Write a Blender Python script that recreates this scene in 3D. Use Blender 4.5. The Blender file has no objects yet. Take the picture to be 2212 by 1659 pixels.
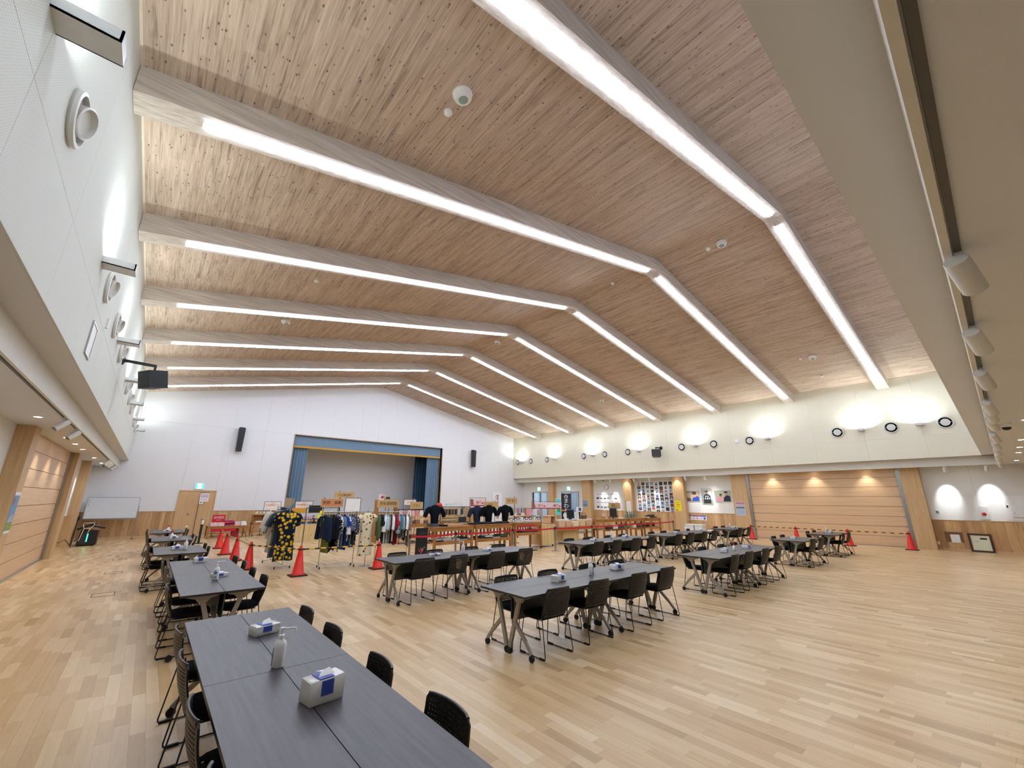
import bpy, math, random
from mathutils import Matrix, Vector
random.seed(7)
R = math.radians
C = bpy.context.scene.collection
S = bpy.context.scene
PI = math.pi
# ------------------------------------------------------------------ camera, world, exposure, area lights
H = 1.857
cd = bpy.data.cameras.new('camera'); cam = bpy.data.objects.new('camera', cd); C.objects.link(cam)
cd.sensor_width = 36.0; cd.sensor_fit = 'HORIZONTAL'; cd.lens = 881.185 / 2212 * 36
cd.clip_start = 0.05; cd.clip_end = 200
rt = Vector((0.75874149, -0.65136862, 0.0055013)); up = Vector((-0.18125214, -0.20300312, 0.96225641)); fw = Vector((0.62566685, 0.73110099, 0.27208885))
m = Matrix((rt, up, -fw)).transposed().to_4x4(); m.translation = (0, 0, H); cam.matrix_world = m
S.camera = cam
w = bpy.data.worlds.new('world'); S.world = w; w.use_nodes = True
w.node_tree.nodes['Background'].inputs[0].default_value = (0.62, 0.80, 1.0, 1)
w.node_tree.nodes['Background'].inputs[1].default_value = 1.2
S.view_settings.view_transform = 'Standard'; S.view_settings.look = 'None'
S.view_settings.gamma = 1.0; S.view_settings.use_curve_mapping = False
S.view_settings.exposure = 1.22
S.cycles.max_bounces = 7; S.cycles.diffuse_bounces = 4; S.cycles.glossy_bounces = 3; S.cycles.transmission_bounces = 4; S.cycles.transparent_max_bounces = 6
S.cycles.caustics_reflective = False; S.cycles.caustics_refractive = False
S.cycles.sample_clamp_indirect = 6.0
STRIP = 18.0        # radiance of the LED strips on the beams
UPLIGHT = 22.0      # watts of each wall uplight
DOWN = 22.0         # watts of each ceiling downlight
SPOT = 45.0         # watts of each track spot

# ------------------------------------------------------------------ materials
def lin(h):
    h = h.lstrip('#'); o = []
    for i in (0, 2, 4):
        c = int(h[i:i+2], 16) / 255
        o.append(c / 12.92 if c <= .04045 else ((c + .055) / 1.055) ** 2.4)
    return (*o, 1.0)
class NT:
    def __init__(s, name):
        s.m = bpy.data.materials.new(name); s.m.use_nodes = True; s.t = s.m.node_tree; s.b = s.t.nodes['Principled BSDF']
    def n(s, typ, **k):
        x = s.t.nodes.new(typ)
        for a, b in k.items(): setattr(x, a, b)
        return x
    def l(s, a, b): s.t.links.new(a, b)
    def math(s, op, a, b=None, c=None):
        x = s.n('ShaderNodeMath', operation=op)
        for i, v in enumerate((a, b, c)):
            if v is None: continue
            if hasattr(v, 'is_output'): s.l(v, x.inputs[i])
            else: x.inputs[i].default_value = v
        return x.outputs[0]
    def mix(s, f, a, b, mode='MIX'):
        x = s.n('ShaderNodeMix', data_type='RGBA', blend_type=mode)
        for i, v in ((0, f), (6, a), (7, b)):
            if hasattr(v, 'is_output'): s.l(v, x.inputs[i])
            else: x.inputs[i].default_value = v
        return x.outputs[2]
    def coord(s, scale=(1, 1, 1), which='Object', rot=(0, 0, 0)):
        t = s.n('ShaderNodeTexCoord'); mp = s.n('ShaderNodeMapping'); s.l(t.outputs[which], mp.inputs[0])
        mp.inputs['Scale'].default_value = scale; mp.inputs['Rotation'].default_value = rot
        return mp.outputs[0]
    def noise(s, vec, scale=1.0, detail=3.0, rough=.55, dist=0.0):
        x = s.n('ShaderNodeTexNoise'); s.l(vec, x.inputs['Vector'])
        x.inputs['Scale'].default_value = scale; x.inputs['Detail'].default_value = detail
        x.inputs['Roughness'].default_value = rough; x.inputs['Distortion'].default_value = dist
        return x.outputs[0]
    def ramp(s, f, stops):
        x = s.n('ShaderNodeValToRGB'); s.l(f, x.inputs[0]); e = x.color_ramp.elements
        while len(e) < len(stops): e.new(.5)
        for i, (p, c) in enumerate(stops): e[i].position = p; e[i].color = c
        return x.outputs[0]
    def out(s, color=None, rough=.5, spec=.5, metal=0.0, coat=0.0, bump=None, bs=.2, bd=.01):
        if color is not None:
            if hasattr(color, 'is_output'): s.l(color, s.b.inputs['Base Color'])
            else: s.b.inputs['Base Color'].default_value = color
        if hasattr(rough, 'is_output'): s.l(rough, s.b.inputs['Roughness'])
        else: s.b.inputs['Roughness'].default_value = rough
        s.b.inputs['Specular IOR Level'].default_value = spec; s.b.inputs['Metallic'].default_value = metal; s.b.inputs['Coat Weight'].default_value = coat
        if bump is not None:
            x = s.n('ShaderNodeBump'); s.l(bump, x.inputs['Height']); x.inputs['Strength'].default_value = bs; x.inputs['Distance'].default_value = bd
            s.l(x.outputs[0], s.b.inputs['Normal'])
        return s.m
_pm = {}
def plain(h, rough=.5, metal=0.0, spec=.5, coat=0.0, var=.06):
    k = (h, rough, metal, spec, coat)
    if k in _pm: return _pm[k]
    t = NT('finish_' + h.strip('#')); c = lin(h)
    n = t.noise(t.coord((1, 1, 1)), 9, 3)
    d = tuple(max(0, x * (1 - var)) for x in c[:3]) + (1,); u = tuple(min(1, x * (1 + var)) for x in c[:3]) + (1,)
    _pm[k] = t.out(t.mix(n, d, u), rough, spec, metal, coat)
    return _pm[k]
def emit(name, h, s):
    t = NT(name); c = lin(h); t.b.inputs['Base Color'].default_value = c
    t.b.inputs['Emission Color'].default_value = c; t.b.inputs['Emission Strength'].default_value = s
    return t.m
def wood(name, a, b, stretch=(9, 9, .7), rough=.5, island=.0, knots=0.0, obj=0.0, coat=0.0, detail=5):
    """long-grained timber between the two colours; island / obj: per-piece shade"""
    t = NT(name); v = t.coord(stretch)
    base = t.noise(v, 1.6, detail, .6, .35)
    fine = t.noise(v, 9.0, 2, .5)
    f = t.math('ADD', t.math('MULTIPLY', base, .75), t.math('MULTIPLY', fine, .25))
    if island or obj:
        if island: r = t.n('ShaderNodeNewGeometry').outputs['Random Per Island']; k = island
        else: r = t.n('ShaderNodeObjectInfo').outputs['Random']; k = obj
        f = t.math('ADD', f, t.math('MULTIPLY', t.math('SUBTRACT', r, .5), k))
    col = t.ramp(f, [(.28, lin(a)), (.72, lin(b))])
    if knots:
        vo = t.n('ShaderNodeTexVoronoi'); kv = t.coord(tuple(x * .38 if x > 2 else x * 1.6 for x in stretch)); t.l(kv, vo.inputs['Vector']); vo.inputs['Scale'].default_value = 1.0
        kn = t.ramp(vo.outputs['Distance'], [(.03, (1, 1, 1, 1)), (.09, (0, 0, 0, 1))])
        col = t.mix(t.math('MULTIPLY', kn, knots), col, lin('#4a2f1c'))
    return t.out(col, rough, .4, coat=coat, bump=fine, bs=.05, bd=.002)

M = {}
# floor boards: shade from the per-board value stored on each board
t = NT('floor_oak'); v = t.coord((16, 1.1, 16)); g = t.noise(v, 1.5, 5, .62, .5); gf = t.noise(v, 8, 2)
at = t.n('ShaderNodeAttribute', attribute_name='tint').outputs['Fac']
f = t.math('ADD', t.math('MULTIPLY', t.math('ADD', t.math('MULTIPLY', g, .7), t.math('MULTIPLY', gf, .3)), .55), t.math('MULTIPLY', at, .52))
hue = t.ramp(f, [(.16, lin('#a38358')), (.45, lin('#c4a375')), (.68, lin('#d3b78d')), (.9, lin('#dfc9a5'))])
M['floor'] = t.out(hue, t.math('ADD', t.math('MULTIPLY', g, .14), .27), .42, bump=gf, bs=.04, bd=.001)
M['joint'] = plain('#8d7150', .8)
# ceiling: printed cedar boards along the length of the hall, small dark knots
t = NT('ceiling_cedar'); tc = t.n('ShaderNodeTexCoord').outputs['Object']; sx = t.n('ShaderNodeSeparateXYZ'); t.l(tc, sx.inputs[0])
col_i = t.math('FLOOR', t.math('MULTIPLY', sx.outputs[0], 1 / .105))
wn = t.n('ShaderNodeTexWhiteNoise', noise_dimensions='1D'); t.l(col_i, wn.inputs['W'])
row_i = t.math('FLOOR', t.math('ADD', t.math('MULTIPLY', sx.outputs[1], 1 / 1.8), t.math('MULTIPLY', wn.outputs[0], 7.3)))
cm = t.n('ShaderNodeCombineXYZ'); t.l(col_i, cm.inputs[0]); t.l(row_i, cm.inputs[1])
w2 = t.n('ShaderNodeTexWhiteNoise', noise_dimensions='2D'); t.l(cm.outputs[0], w2.inputs['Vector'])
v = t.coord((22, 1.0, 22)); g = t.noise(v, 1.3, 6, .68, .5); v2 = t.coord((70, 1.6, 70)); g2 = t.noise(v2, 1.0, 3, .6)
f = t.math('ADD', t.math('ADD', t.math('MULTIPLY', g, .62), t.math('MULTIPLY', g2, .30)), t.math('MULTIPLY', t.math('SUBTRACT', w2.outputs[0], .5), .09))
col = t.ramp(f, [(.27, lin('#77655a')), (.41, lin('#b29c8a')), (.55, lin('#cdb8a6')), (.75, lin('#dfccba'))])
vo = t.n('ShaderNodeTexVoronoi', voronoi_dimensions='2D'); kv = t.coord((6.5, 2.4, 1)); t.l(kv, vo.inputs['Vector']); vo.inputs['Scale'].default_value = 1.0
kn = t.ramp(vo.outputs['Distance'], [(.02, (1, 1, 1, 1)), (.062, (0, 0, 0, 1))])
vo2 = t.n('ShaderNodeTexVoronoi', voronoi_dimensions='2D'); kv = t.coord((3.1, 1.6, 1)); t.l(kv, vo2.inputs['Vector']); vo2.inputs['Scale'].default_value = 1.0
kn2 = t.ramp(vo2.outputs['Distance'], [(.02, (1, 1, 1, 1)), (.045, (0, 0, 0, 1))])
col = t.mix(t.math('MULTIPLY', t.math('MAXIMUM', kn, kn2), .78), col, lin('#3a2619'))
M['ceiling'] = t.out(col, .62, .3)
t = NT('glulam'); v = t.coord((1.2, 26, 26)); g = t.noise(v, 1.0, 4, .55, .2)
M['glulam'] = t.out(t.ramp(g, [(.3, lin('#ab9d90')), (.7, lin('#d0c4b8'))]), .6, .3)
def wallmat(name, h, dots=True, rough=.75):
    t = NT(name); c = lin(h); n = t.noise(t.coord(), 2.2, 3); d = tuple(x * .965 for x in c[:3]) + (1,)
    col = t.mix(n, d, c)
    if dots:
        tc = t.n('ShaderNodeTexCoord').outputs['Object']; sp = t.n('ShaderNodeSeparateXYZ'); t.l(tc, sp.inputs[0])
        a = t.math('SUBTRACT', t.math('FRACT', t.math('MULTIPLY', sp.outputs[1], 40)), .5); b = t.math('SUBTRACT', t.math('FRACT', t.math('MULTIPLY', sp.outputs[2], 40)), .5)
        rr = t.math('SQRT', t.math('ADD', t.math('MULTIPLY', a, a), t.math('MULTIPLY', b, b)))
        dd = t.math('LESS_THAN', rr, .17)
        col = t.mix(t.math('MULTIPLY', dd, .33), col, lin('#66655f'))
    return t.out(col, rough, .25)
M['wall_panel'] = wallmat('perforated_panel_white', '#d9dcd5')
M['wall_ivory'] = wallmat('perforated_panel_ivory', '#e9e4d0')
M['wall_white'] = wallmat('painted_white', '#e6e6e8', False)
M['wall_low'] = wallmat('painted_low_wall', '#e6e6e2', False)
M['soffit'] = wallmat('painted_soffit', '#e0e3e8', False)
M['white'] = plain('#eeeeec', .45); M['offwhite'] = plain('#dcdad2', .5)
M['wains'] = wood('wainscot_cedar', '#a98055', '#d6b182', (9, 9, .8), .55, island=.3, knots=.5)
M['wains_obj'] = wood('wainscot_board', '#a67c50', '#d4ad7c', (8, 8, .8), .5, obj=.34, knots=.5)
M['pillar'] = wood('pillar_veneer', '#bf9869', '#dabb90', (14, 14, .6), .45)
M['door'] = wood('door_veneer', '#c39b6c', '#dab78a', (12, 12, .6), .45)
M['slat'] = wood('shutter_oak', '#cba680', '#dfc09a', (10, .5, 12), .38)
M['pine'] = wood('pine_timber', '#935f2c', '#bd8649', (1.2, 10, 10), .5, knots=.5)
M['pine_v'] = wood('pine_upright', '#935f2c', '#bd8649', (10, 10, 1.2), .5)
M['paleply'] = wood('pale_board', '#c9ab70', '#e2cb98', (10, 10, .9), .55, island=.4, knots=.6)
M['beech'] = wood('beech_board', '#c89e74', '#e0bd94', (8, 8, 1), .5)
M['cardwood'] = wood('sign_board', '#b8935c', '#d4b27c', (1, 8, 8), .6)
t = NT('table_laminate'); v = t.coord((1.6, 22, 22)); g = t.noise(v, 1.4, 5, .6, .3)
M['laminate'] = t.out(t.ramp(g, [(.3, lin('#3b383a')), (.7, lin('#504c4d'))]), .40, .5, bump=g, bs=.05, bd=.001)
M['lam_edge'] = plain('#2f2b29', .5)
M['taupe'] = plain('#9a948a', .42, .35)
M['modesty'] = plain('#474c49', .6)
M['blackplastic'] = plain('#15151a', .42); M['black'] = plain('#0d0e12', .55); M['rubber'] = plain('#0c0c0d', .7)
t = NT('chair_fabric'); g = t.noise(t.coord((1, 1, 1)), 300, 2); M['fabric'] = t.out(t.mix(g, lin('#08080a'), lin('#15161a')), .95, .2)
M['back'] = plain('#161617', .36); M['rod'] = plain('#08080a', .35, .0)
M['chrome'] = plain('#c9c9c7', .22, 1.0); M['steel'] = plain('#a9a7a2', .3, 1.0); M['alu'] = plain('#b4b3ae', .4, .9)
M['red'] = plain('#dc1d04', .42); M['redbelt'] = plain('#c40a2c', .6); M['yellowblack'] = None
M['bottle'] = plain('#f0f1f4', .3); M['blue'] = plain('#2b48b8', .4)
M['curtain'] = plain('#7089a0', .9); M['curtain_dark'] = plain('#2d5069', .9); M['gold'] = plain('#c8962c', .6)
t = NT('black_yellow_bar'); tc = t.n('ShaderNodeTexCoord').outputs['Object']; sp = t.n('ShaderNodeSeparateXYZ'); t.l(tc, sp.inputs[0])
k = t.math('GREATER_THAN', t.math('FRACT', t.math('MULTIPLY', sp.outputs[0], 1 / .27)), .5)
M['bar'] = t.out(t.mix(k, lin('#14120f'), lin('#e8b83c')), .45)
M['led'] = emit('led_diffuser', '#dfebff', STRIP)
M['lamp'] = emit('lamp_face', '#fff6e6', 14.0)
M['spotface'] = emit('spot_face', '#eef2ff', 9.0)
t = NT('clear_film'); t.b.inputs['Transmission Weight'].default_value = .9; M['glass'] = t.out((.95, .97, .97, 1), .05, .5)
t.b.inputs['IOR'].default_value = 1.1

# ------------------------------------------------------------------ mesh helper
class MB:
    def __init__(s): s.v = []; s.f = []; s.mi = []; s.cur = 0
    def _add(s, vs, fs):
        o = len(s.v); s.v += [tuple(x) for x in vs]; s.f += [tuple(i + o for i in q) for q in fs]; s.mi += [s.cur] * len(fs); return s
    def box(s, x0, x1, y0, y1, z0, z1):
        return s._add([(x0, y0, z0), (x1, y0, z0), (x1, y1, z0), (x0, y1, z0), (x0, y0, z1), (x1, y0, z1), (x1, y1, z1), (x0, y1, z1)],
                      [(0, 3, 2, 1), (4, 5, 6, 7), (0, 1, 5, 4), (1, 2, 6, 5), (2, 3, 7, 6), (3, 0, 4, 7)])
    def obox(s, c, size, rz=0.0, rx=0.0, ry=0.0):
        mt = Matrix.Translation(c) @ Matrix.Rotation(rz, 4, 'Z') @ Matrix.Rotation(ry, 4, 'Y') @ Matrix.Rotation(rx, 4, 'X')
        x, y, z = (a / 2 for a in size); o = len(s.v)
        s.box(-x, x, -y, y, -z, z)
        for i in range(o, len(s.v)): s.v[i] = tuple(mt @ Vector(s.v[i]))
        return s
    def bar(s, a, b, w, h):
        a = Vector(a); b = Vector(b); d = b - a; L = d.length; q = d.to_track_quat('X', 'Z'); o = len(s.v)
        s.box(0, L, -w / 2, w / 2, -h / 2, h / 2)
        for i in range(o, len(s.v)): s.v[i] = tuple(a + q @ Vector(s.v[i]))
        return s
    def prism(s, pts, ax, a0, a1):
        n = len(pts)
        def P(p, a): return (a, p[0], p[1]) if ax == 0 else (p[0], a, p[1]) if ax == 1 else (p[0], p[1], a)
        return s._add([P(p, a0) for p in pts] + [P(p, a1) for p in pts], [tuple(range(n)), tuple(range(2 * n - 1, n - 1, -1))] + [(i, i + n, (i + 1) % n + n, (i + 1) % n) for i in range(n)])
    def tube(s, pts, r, n=8, closed=False):
        pts = [Vector(p) for p in pts]; k = len(pts); rings = []
        rr = r if isinstance(r, (list, tuple)) else [r] * k
        prev = None
        for i, p in enumerate(pts):
            if closed: d = pts[(i + 1) % k] - pts[i - 1]
            else: d = pts[min(i + 1, k - 1)] - pts[max(i - 1, 0)]
            d.normalize()
            if prev is None: u = d.orthogonal().normalized()
            else:
                u = prev - d * prev.dot(d); u = u.normalized() if u.length > 1e-6 else d.orthogonal().normalized()
            prev = u; v = d.cross(u)
            rings.append([p + u * (rr[i] * math.cos(2 * PI * j / n)) + v * (rr[i] * math.sin(2 * PI * j / n)) for j in range(n)])
        vs = [q for rg in rings for q in rg]; fs = []
        for i in range(k if closed else k - 1):
            a = i * n; b = ((i + 1) % k) * n
            fs += [(a + j, a + (j + 1) % n, b + (j + 1) % n, b + j) for j in range(n)]
        if not closed: fs += [tuple(range(n - 1, -1, -1)), tuple((k - 1) * n + j for j in range(n))]
        return s._add(vs, fs)
    def lathe(s, prof, n=16, c=(0, 0, 0), ax='z', sy=1.0):
        vs = []; fs = []
        for r, h in prof:
            for j in range(n):
                a = 2 * PI * j / n; x, y = r * math.cos(a), r * math.sin(a) * sy
                vs.append((c[0] + x, c[1] + y, c[2] + h) if ax == 'z' else (c[0] + h, c[1] + x, c[2] + y) if ax == 'x' else (c[0] + x, c[1] + h, c[2] + y))
        for i in range(len(prof) - 1):
            fs += [(i * n + j, i * n + (j + 1) % n, (i + 1) * n + (j + 1) % n, (i + 1) * n + j) for j in range(n)]
        fs += [tuple(range(n - 1, -1, -1)), tuple((len(prof) - 1) * n + j for j in range(n))]
        return s._add(vs, fs)
    def quad(s, *p): return s._add(p, [tuple(range(len(p)))])
    def mesh(s, name, mats, smooth=None):
        me = bpy.data.meshes.new(name); me.from_pydata(s.v, [], s.f)
        for mt in (mats if isinstance(mats, (list, tuple)) else [mats]): me.materials.append(mt)
        if any(s.mi): me.polygons.foreach_set('material_index', s.mi)
        me.update()
        if smooth is not None:
            me.polygons.foreach_set('use_smooth', [True] * len(me.polygons)); me.set_sharp_from_angle(angle=R(smooth))
        return me
    def build(s, name, mats, parent=None, loc=(0, 0, 0), rz=0.0, smooth=None, kind=None, label=None):
        me = s.mesh(name, mats, smooth); fix_normals(me)
        return link(name, me, parent, loc, rz, kind, label)
import bmesh
def fix_normals(me):
    if len(me.polygons) > 20000: return
    b = bmesh.new(); b.from_mesh(me); bmesh.ops.recalc_face_normals(b, faces=b.faces); b.to_mesh(me); b.free()
def link(name, me, parent=None, loc=(0, 0, 0), rz=0.0, kind=None, label=None):
    o = bpy.data.objects.new(name, me); C.objects.link(o)
    if parent is not None: o.parent = parent
    o.location = loc; o.rotation_euler = (0, 0, rz)
    if kind: o['kind'] = kind
    if label: o['label'] = label
    return o
def tag(o, label, cat, group=None):
    o['label'] = label; o['category'] = cat
    if group: o['group'] = group
    return o
def thing(name, label, cat, loc=(0, 0, 0), rz=0.0, group=None):
    o = bpy.data.objects.new(name, None); C.objects.link(o); o.location = loc; o.rotation_euler = (0, 0, rz); o.empty_display_size = .1
    return tag(o, label, cat, group)
def dup(root, loc, rz, label, group=None):
    r = root.copy(); C.objects.link(r); r.location = loc; r.rotation_euler = (0, 0, rz); r['label'] = label
    if group: r['group'] = group
    for ch in list(root.children):
        c = ch.copy(); C.objects.link(c); c.parent = r
        for g in list(ch.children):
            d = g.copy(); C.objects.link(d); d.parent = c
    return r
def text(body, size, mat, parent, loc, rot=(R(90), 0, 0), name='lettering', depth=.002, align='CENTER', width=None):
    cu = bpy.data.curves.new('t', 'FONT'); cu.body = body; cu.size = size; cu.align_x = align; cu.align_y = 'CENTER'; cu.extrude = depth; cu.resolution_u = 2
    o = bpy.data.objects.new('t', cu); C.objects.link(o)
    bpy.context.view_layer.update()
    me = bpy.data.meshes.new_from_object(o.evaluated_get(bpy.context.evaluated_depsgraph_get()))
    bpy.data.objects.remove(o); bpy.data.curves.remove(cu)
    me.materials.clear(); me.materials.append(mat)
    if width:
        xs = [q.co.x for q in me.vertices]; k = width / max(1e-6, max(xs) - min(xs))
        for q in me.vertices: q.co.x *= k
    o = link(name, me, parent, loc); o.rotation_euler = rot
    return o
FACE_Y = (R(90), 0, 0)            # reads from -Y (far wall)
FACE_X = (R(90), 0, R(-90))       # reads from -X (right wall)
FACE_L = (R(90), 0, R(90))        # reads from +X (left wall)
def lamp(name, typ, loc, power, color=(1, 1, 1), rot=(0, 0, 0), parent=None, **k):
    d = bpy.data.lights.new(name, typ); d.energy = power; d.color = color
    for a, b in k.items(): setattr(d, a, b)
    o = bpy.data.objects.new(name, d); C.objects.link(o)
    if parent is not None: o.parent = parent
    o.location = loc; o.rotation_euler = rot
    return o
def aim(v): return Vector(v).to_track_quat('-Z', 'Y').to_euler()
ORD = ['first', 'second', 'third', 'fourth', 'fifth', 'sixth', 'seventh', 'eighth', 'ninth', 'tenth', 'eleventh', 'twelfth', 'thirteenth', 'fourteenth', 'fifteenth', 'sixteenth']

# ------------------------------------------------------------------ setting: floor, walls, ceiling
XL, XR, YS, YN = -1.05, 23.67, 27.4, 0.26      # upper walls, stage wall, near wall
LWX, RWX = -2.27, 24.75                        # low walls of the side aisles
RX, ZE, ZR, ZB, ZC = 11.31, 7.03, 9.52, 3.57, 3.26
def roof(x): return ZE + (ZR - ZE) * (1 - abs(x - RX) / (RX - XL))
floor = MB().box(LWX, RWX, -4.0, YS, -.12, -.004).build('floor', M['joint'], kind='structure')
# oak boards: the 300 that show largest are objects, the rest one mesh of kind stuff
rng = random.Random(3); boards = []; BW = .1
for i in range(int((RWX - LWX) / BW) + 1):
    x0 = LWX + i * BW; x1 = min(x0 + BW, RWX); y = -4.0 - rng.random() * .8
    while y < YS:
        L = rng.choice((.36, .45, .55, .7, .9)); a, b = max(y, -4.0), min(y + L, YS); y += L
        if b - a > .02 and x1 - x0 > .02: boards.append((x0, x1, a, b, min(1, max(0, rng.gauss(.5, .24)))))
def seen(bd):
    cx, cy = (bd[0] + bd[1]) / 2, (bd[2] + bd[3]) / 2
    p = Vector((cx, cy, -H)); z = p.dot(fw)
    if z < .3 or abs(p.dot(rt) / z * 881) > 1100 or abs(p.dot(up) / z * 881) > 825: return 0
    if .1 < cx < 1.7 and cy < 6.0: return 0
    return (bd[3] - bd[2]) * BW / (p.length ** 3)
order = sorted(range(len(boards)), key=lambda i: -seen(boards[i])); near = set(order[:300])
def board_geo(mb, bd):
    g = .0004; x0, x1, a, b = bd[0] + g, bd[1] - g, bd[2] + g, bd[3] - g
    return mb._add([(x0, a, -.006), (x1, a, -.006), (x1, b, -.006), (x0, b, -.006), (x0, a, 0), (x1, a, 0), (x1, b, 0), (x0, b, 0)],
                   [(4, 5, 6, 7), (0, 1, 5, 4), (1, 2, 6, 5), (2, 3, 7, 6), (3, 0, 4, 7)])
def tinted(mb, tints, name, **k):
    me = mb.mesh(name, M['floor']); at = me.attributes.new('tint', 'FLOAT', 'FACE')
    at.data.foreach_set('value', [q for q in tints for _ in range(5)])
    return link(name, me, floor, **k)
mb = MB(); tl = []
for i, bd in enumerate(boards):
    if i in near: tinted(board_geo(MB(), bd), [bd[4]], 'floor_board')
    else: board_geo(mb, bd); tl.append(bd[4])
tinted(mb, tl, 'floor_boards', kind='stuff')

# side walls above the aisles, faced with panels
def side_wall(name, x, s, mat):
    wl = MB().box(min(x - s * .31, x - s * .02), max(x - s * .31, x - s * .02), YN - .31, YS, ZB, ZE + .3).build(name, M['soffit'], kind='structure')
    ys = [YN] + [1.65 + 1.876 * i for i in range(14)] + [YS]
    for a, b in zip(ys, ys[1:]):
        for z0, z1 in ((ZB, 4.46), (4.46, ZE + .2)):
            MB().box(min(x, x - s * .02), max(x, x - s * .02), a + .002, b - .002, z0 + .002, z1 - .002).build('panel', mat, wl)
    return wl
wall_left = side_wall('wall_left', XL, 1, M['wall_panel'])
wall_right = side_wall('wall_right', XR, -1, M['wall_ivory'])
# near gable wall over the camera's aisle
def gable(y0, y1, z0, name, mat, x0=XL - .3, x1=XR + .3):
    return MB().prism([(x0, z0), (x1, z0), (x1, ZE + .25), (RX, ZR + .3), (x0, ZE + .25)], 1, y0, y1).build(name, mat, kind='structure')
wall_near = gable(YN - .31, YN, ZB, 'wall_near', M['soffit'])
# far wall with the stage opening
SX0, SX1, SZ = 6.12, 16.42, 5.56
wf = MB(); wf.box(LWX - .1, SX0, YS + .02, YS + .2, 0, 5.6).box(SX1, RWX + .1, YS + .02, YS + .2, 0, 5.6).box(SX0, SX1, YS + .02, YS + .2, 0, .92)
wf.prism([(XL - .3, 5.6), (XR + .3, 5.6), (XR + .3, ZE + .25), (RX, ZR + .3), (XL - .3, ZE + .25)], 1, YS + .02, YS + .2)
wall_far = wf.build('wall_far', M['wall_white'], kind='structure')
xs = [LWX, XL, 1.2 - .0, 2.95, 4.55, SX0 - .05]
for a, b in zip(xs, xs[1:]):
    z0 = 2.2 if a == 1.2 else 1.18
    MB().box(a + .002, (2.66 if a == 1.2 else b) - .002, YS, YS + .02, z0, 5.598).build('panel', M['wall_white'], wall_far)
    if a == 1.2: MB().box(2.662, b - .002, YS, YS + .02, 1.18, 5.598).build('panel', M['wall_white'], wall_far)
xs = [SX1 + .05, 18.3, 20.15, 22.0, XR, RWX]
for a, b in zip(xs, xs[1:]): MB().box(a + .002, b - .002, YS, YS + .02, 1.18, 5.598).build('panel', M['wall_white'], wall_far)
xs = [XL, 1.2, 2.95, 4.55, 6.4, 8.25, 10.1, RX, 12.5, 14.35, 16.2, 18.3, 20.15, 22.0, XR]
for a, b in zip(xs, xs[1:]):
    MB().prism([(a + .002, 5.602), (b - .002, 5.602), (b - .002, roof(b) + .02), (a + .002, roof(a) + .02)], 1, YS, YS + .02).build('panel', M['wall_white'], wall_far)
# low walls of the aisles and the wall behind the camera
wall_left_low = MB().box(LWX - .15, LWX, -4.1, YS + .2, -.1, 3.5).build('wall_left_low', M['wall_low'], kind='structure')
D1, D2 = (24.42, 26.12), (21.1, 22.8)          # the two glazed doors in the low right wall
mb = MB()
for a, b, z0 in ((-4.1, D2[0], -.1), (D2[0], D2[1], 2.4), (D2[1], D1[0], -.1), (D1[0], D1[1], 2.4), (D1[1], YS + .2, -.1)): mb.box(RWX, RWX + .15, a, b, z0, 3.5)
wall_right_low = mb.build('wall_right_low', M['wall_low'], kind='structure')
wall_back = MB().box(LWX, RWX, -4.15, -4.0, -.1, 3.5).build('wall_back', M['wall_low'], kind='structure')
# roof slopes
mb = MB()
for s in (-1, 1):
    e = RX + s * (RX - XL + .28); ez = ZE - (ZR - ZE) / (RX - XL) * .28
    mb.prism([(RX, ZR), (e, ez), (e, ez + .12), (RX, ZR + .12)], 1, YN - .3, YS + .2)
ceiling = mb.build('ceiling', M['ceiling'], kind='structure')
# low aisle ceilings
mb = MB().box(LWX - .1, XL - .33, YN - .33, YS + .02, ZC, ZC + .1).box(XR + .33, RWX + .1, YN - .33, YS + .02, ZC, ZC + .1).box(LWX - .1, RWX + .1, -4.1, YN - .33, ZC, ZC + .1)
aisle = mb.build('ceiling_low', M['soffit'], kind='structure')
mb = MB().box(XL - .345, XL - .31, YN - .31, YS, ZC - .03, ZB).box(XR + .31, XR + .345, YN - .31, YS, ZC - .03, ZB).box(XL - .31, XR + .31, YN - .345, YN - .31, ZC - .03, ZB)
mb.build('trim_1', M['offwhite'], kind='structure')
mb = MB().box(XL, XL + .03, YN, YS, ZE - .01, ZE + .03).box(XR - .012, XR, YN, YS, ZE - .02, ZE + .01)
mb.build('trim_2', plain('#d2c3b0', .6), kind='structure')

# laminated beams with LED strips
BY = [2.53 + 3.59 * k for k in range(7)]; SL = (ZR - ZE) / (RX - XL); zb = ZR - .40
for k, y in enumerate(BY):
    pts = [(RX, zb), (XR - .005, zb - SL * (XR - .005 - RX)), (XR - .005, zb - SL * (XR - .005 - RX) + .42), (RX, zb + .42), (XL + .005, zb - SL * (RX - XL - .005) + .42), (XL + .005, zb - SL * (RX - XL - .005))]
    MB().prism(pts, 1, y - .21, y + .21).build('beam', M['glulam'], ceiling)
    for s, x0, x1, word in ((-1, -.34, 11.02, 'left'), (1, 11.62, 23.05, 'right')):
        z0 = zb - SL * abs(x0 - RX); z1 = zb - SL * abs(x1 - RX)
        t = thing('strip_light', 'white LED strip under the %s slope of the %s roof beam from the camera' % (word, ORD[k]), 'ceiling light', ((x0 + x1) / 2, y - .01, (z0 + z1) / 2), 0, 'LED strips under the roof beams')
        L = (x1 - x0) / 2; dz = (z1 - z0) / 2
        MB().prism([(-L, -dz - .034), (L, dz - .034), (L, dz + .004), (-L, -dz + .004)], 1, -.048, .048).build('diffuser', M['led'], t)
        MB().prism([(-L - .02, -dz - .026), (-L, -dz - .026), (-L, -dz + .004), (-L - .02, -dz + .004)], 1, -.055, .055).build('end_cap', M['white'], t)

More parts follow.
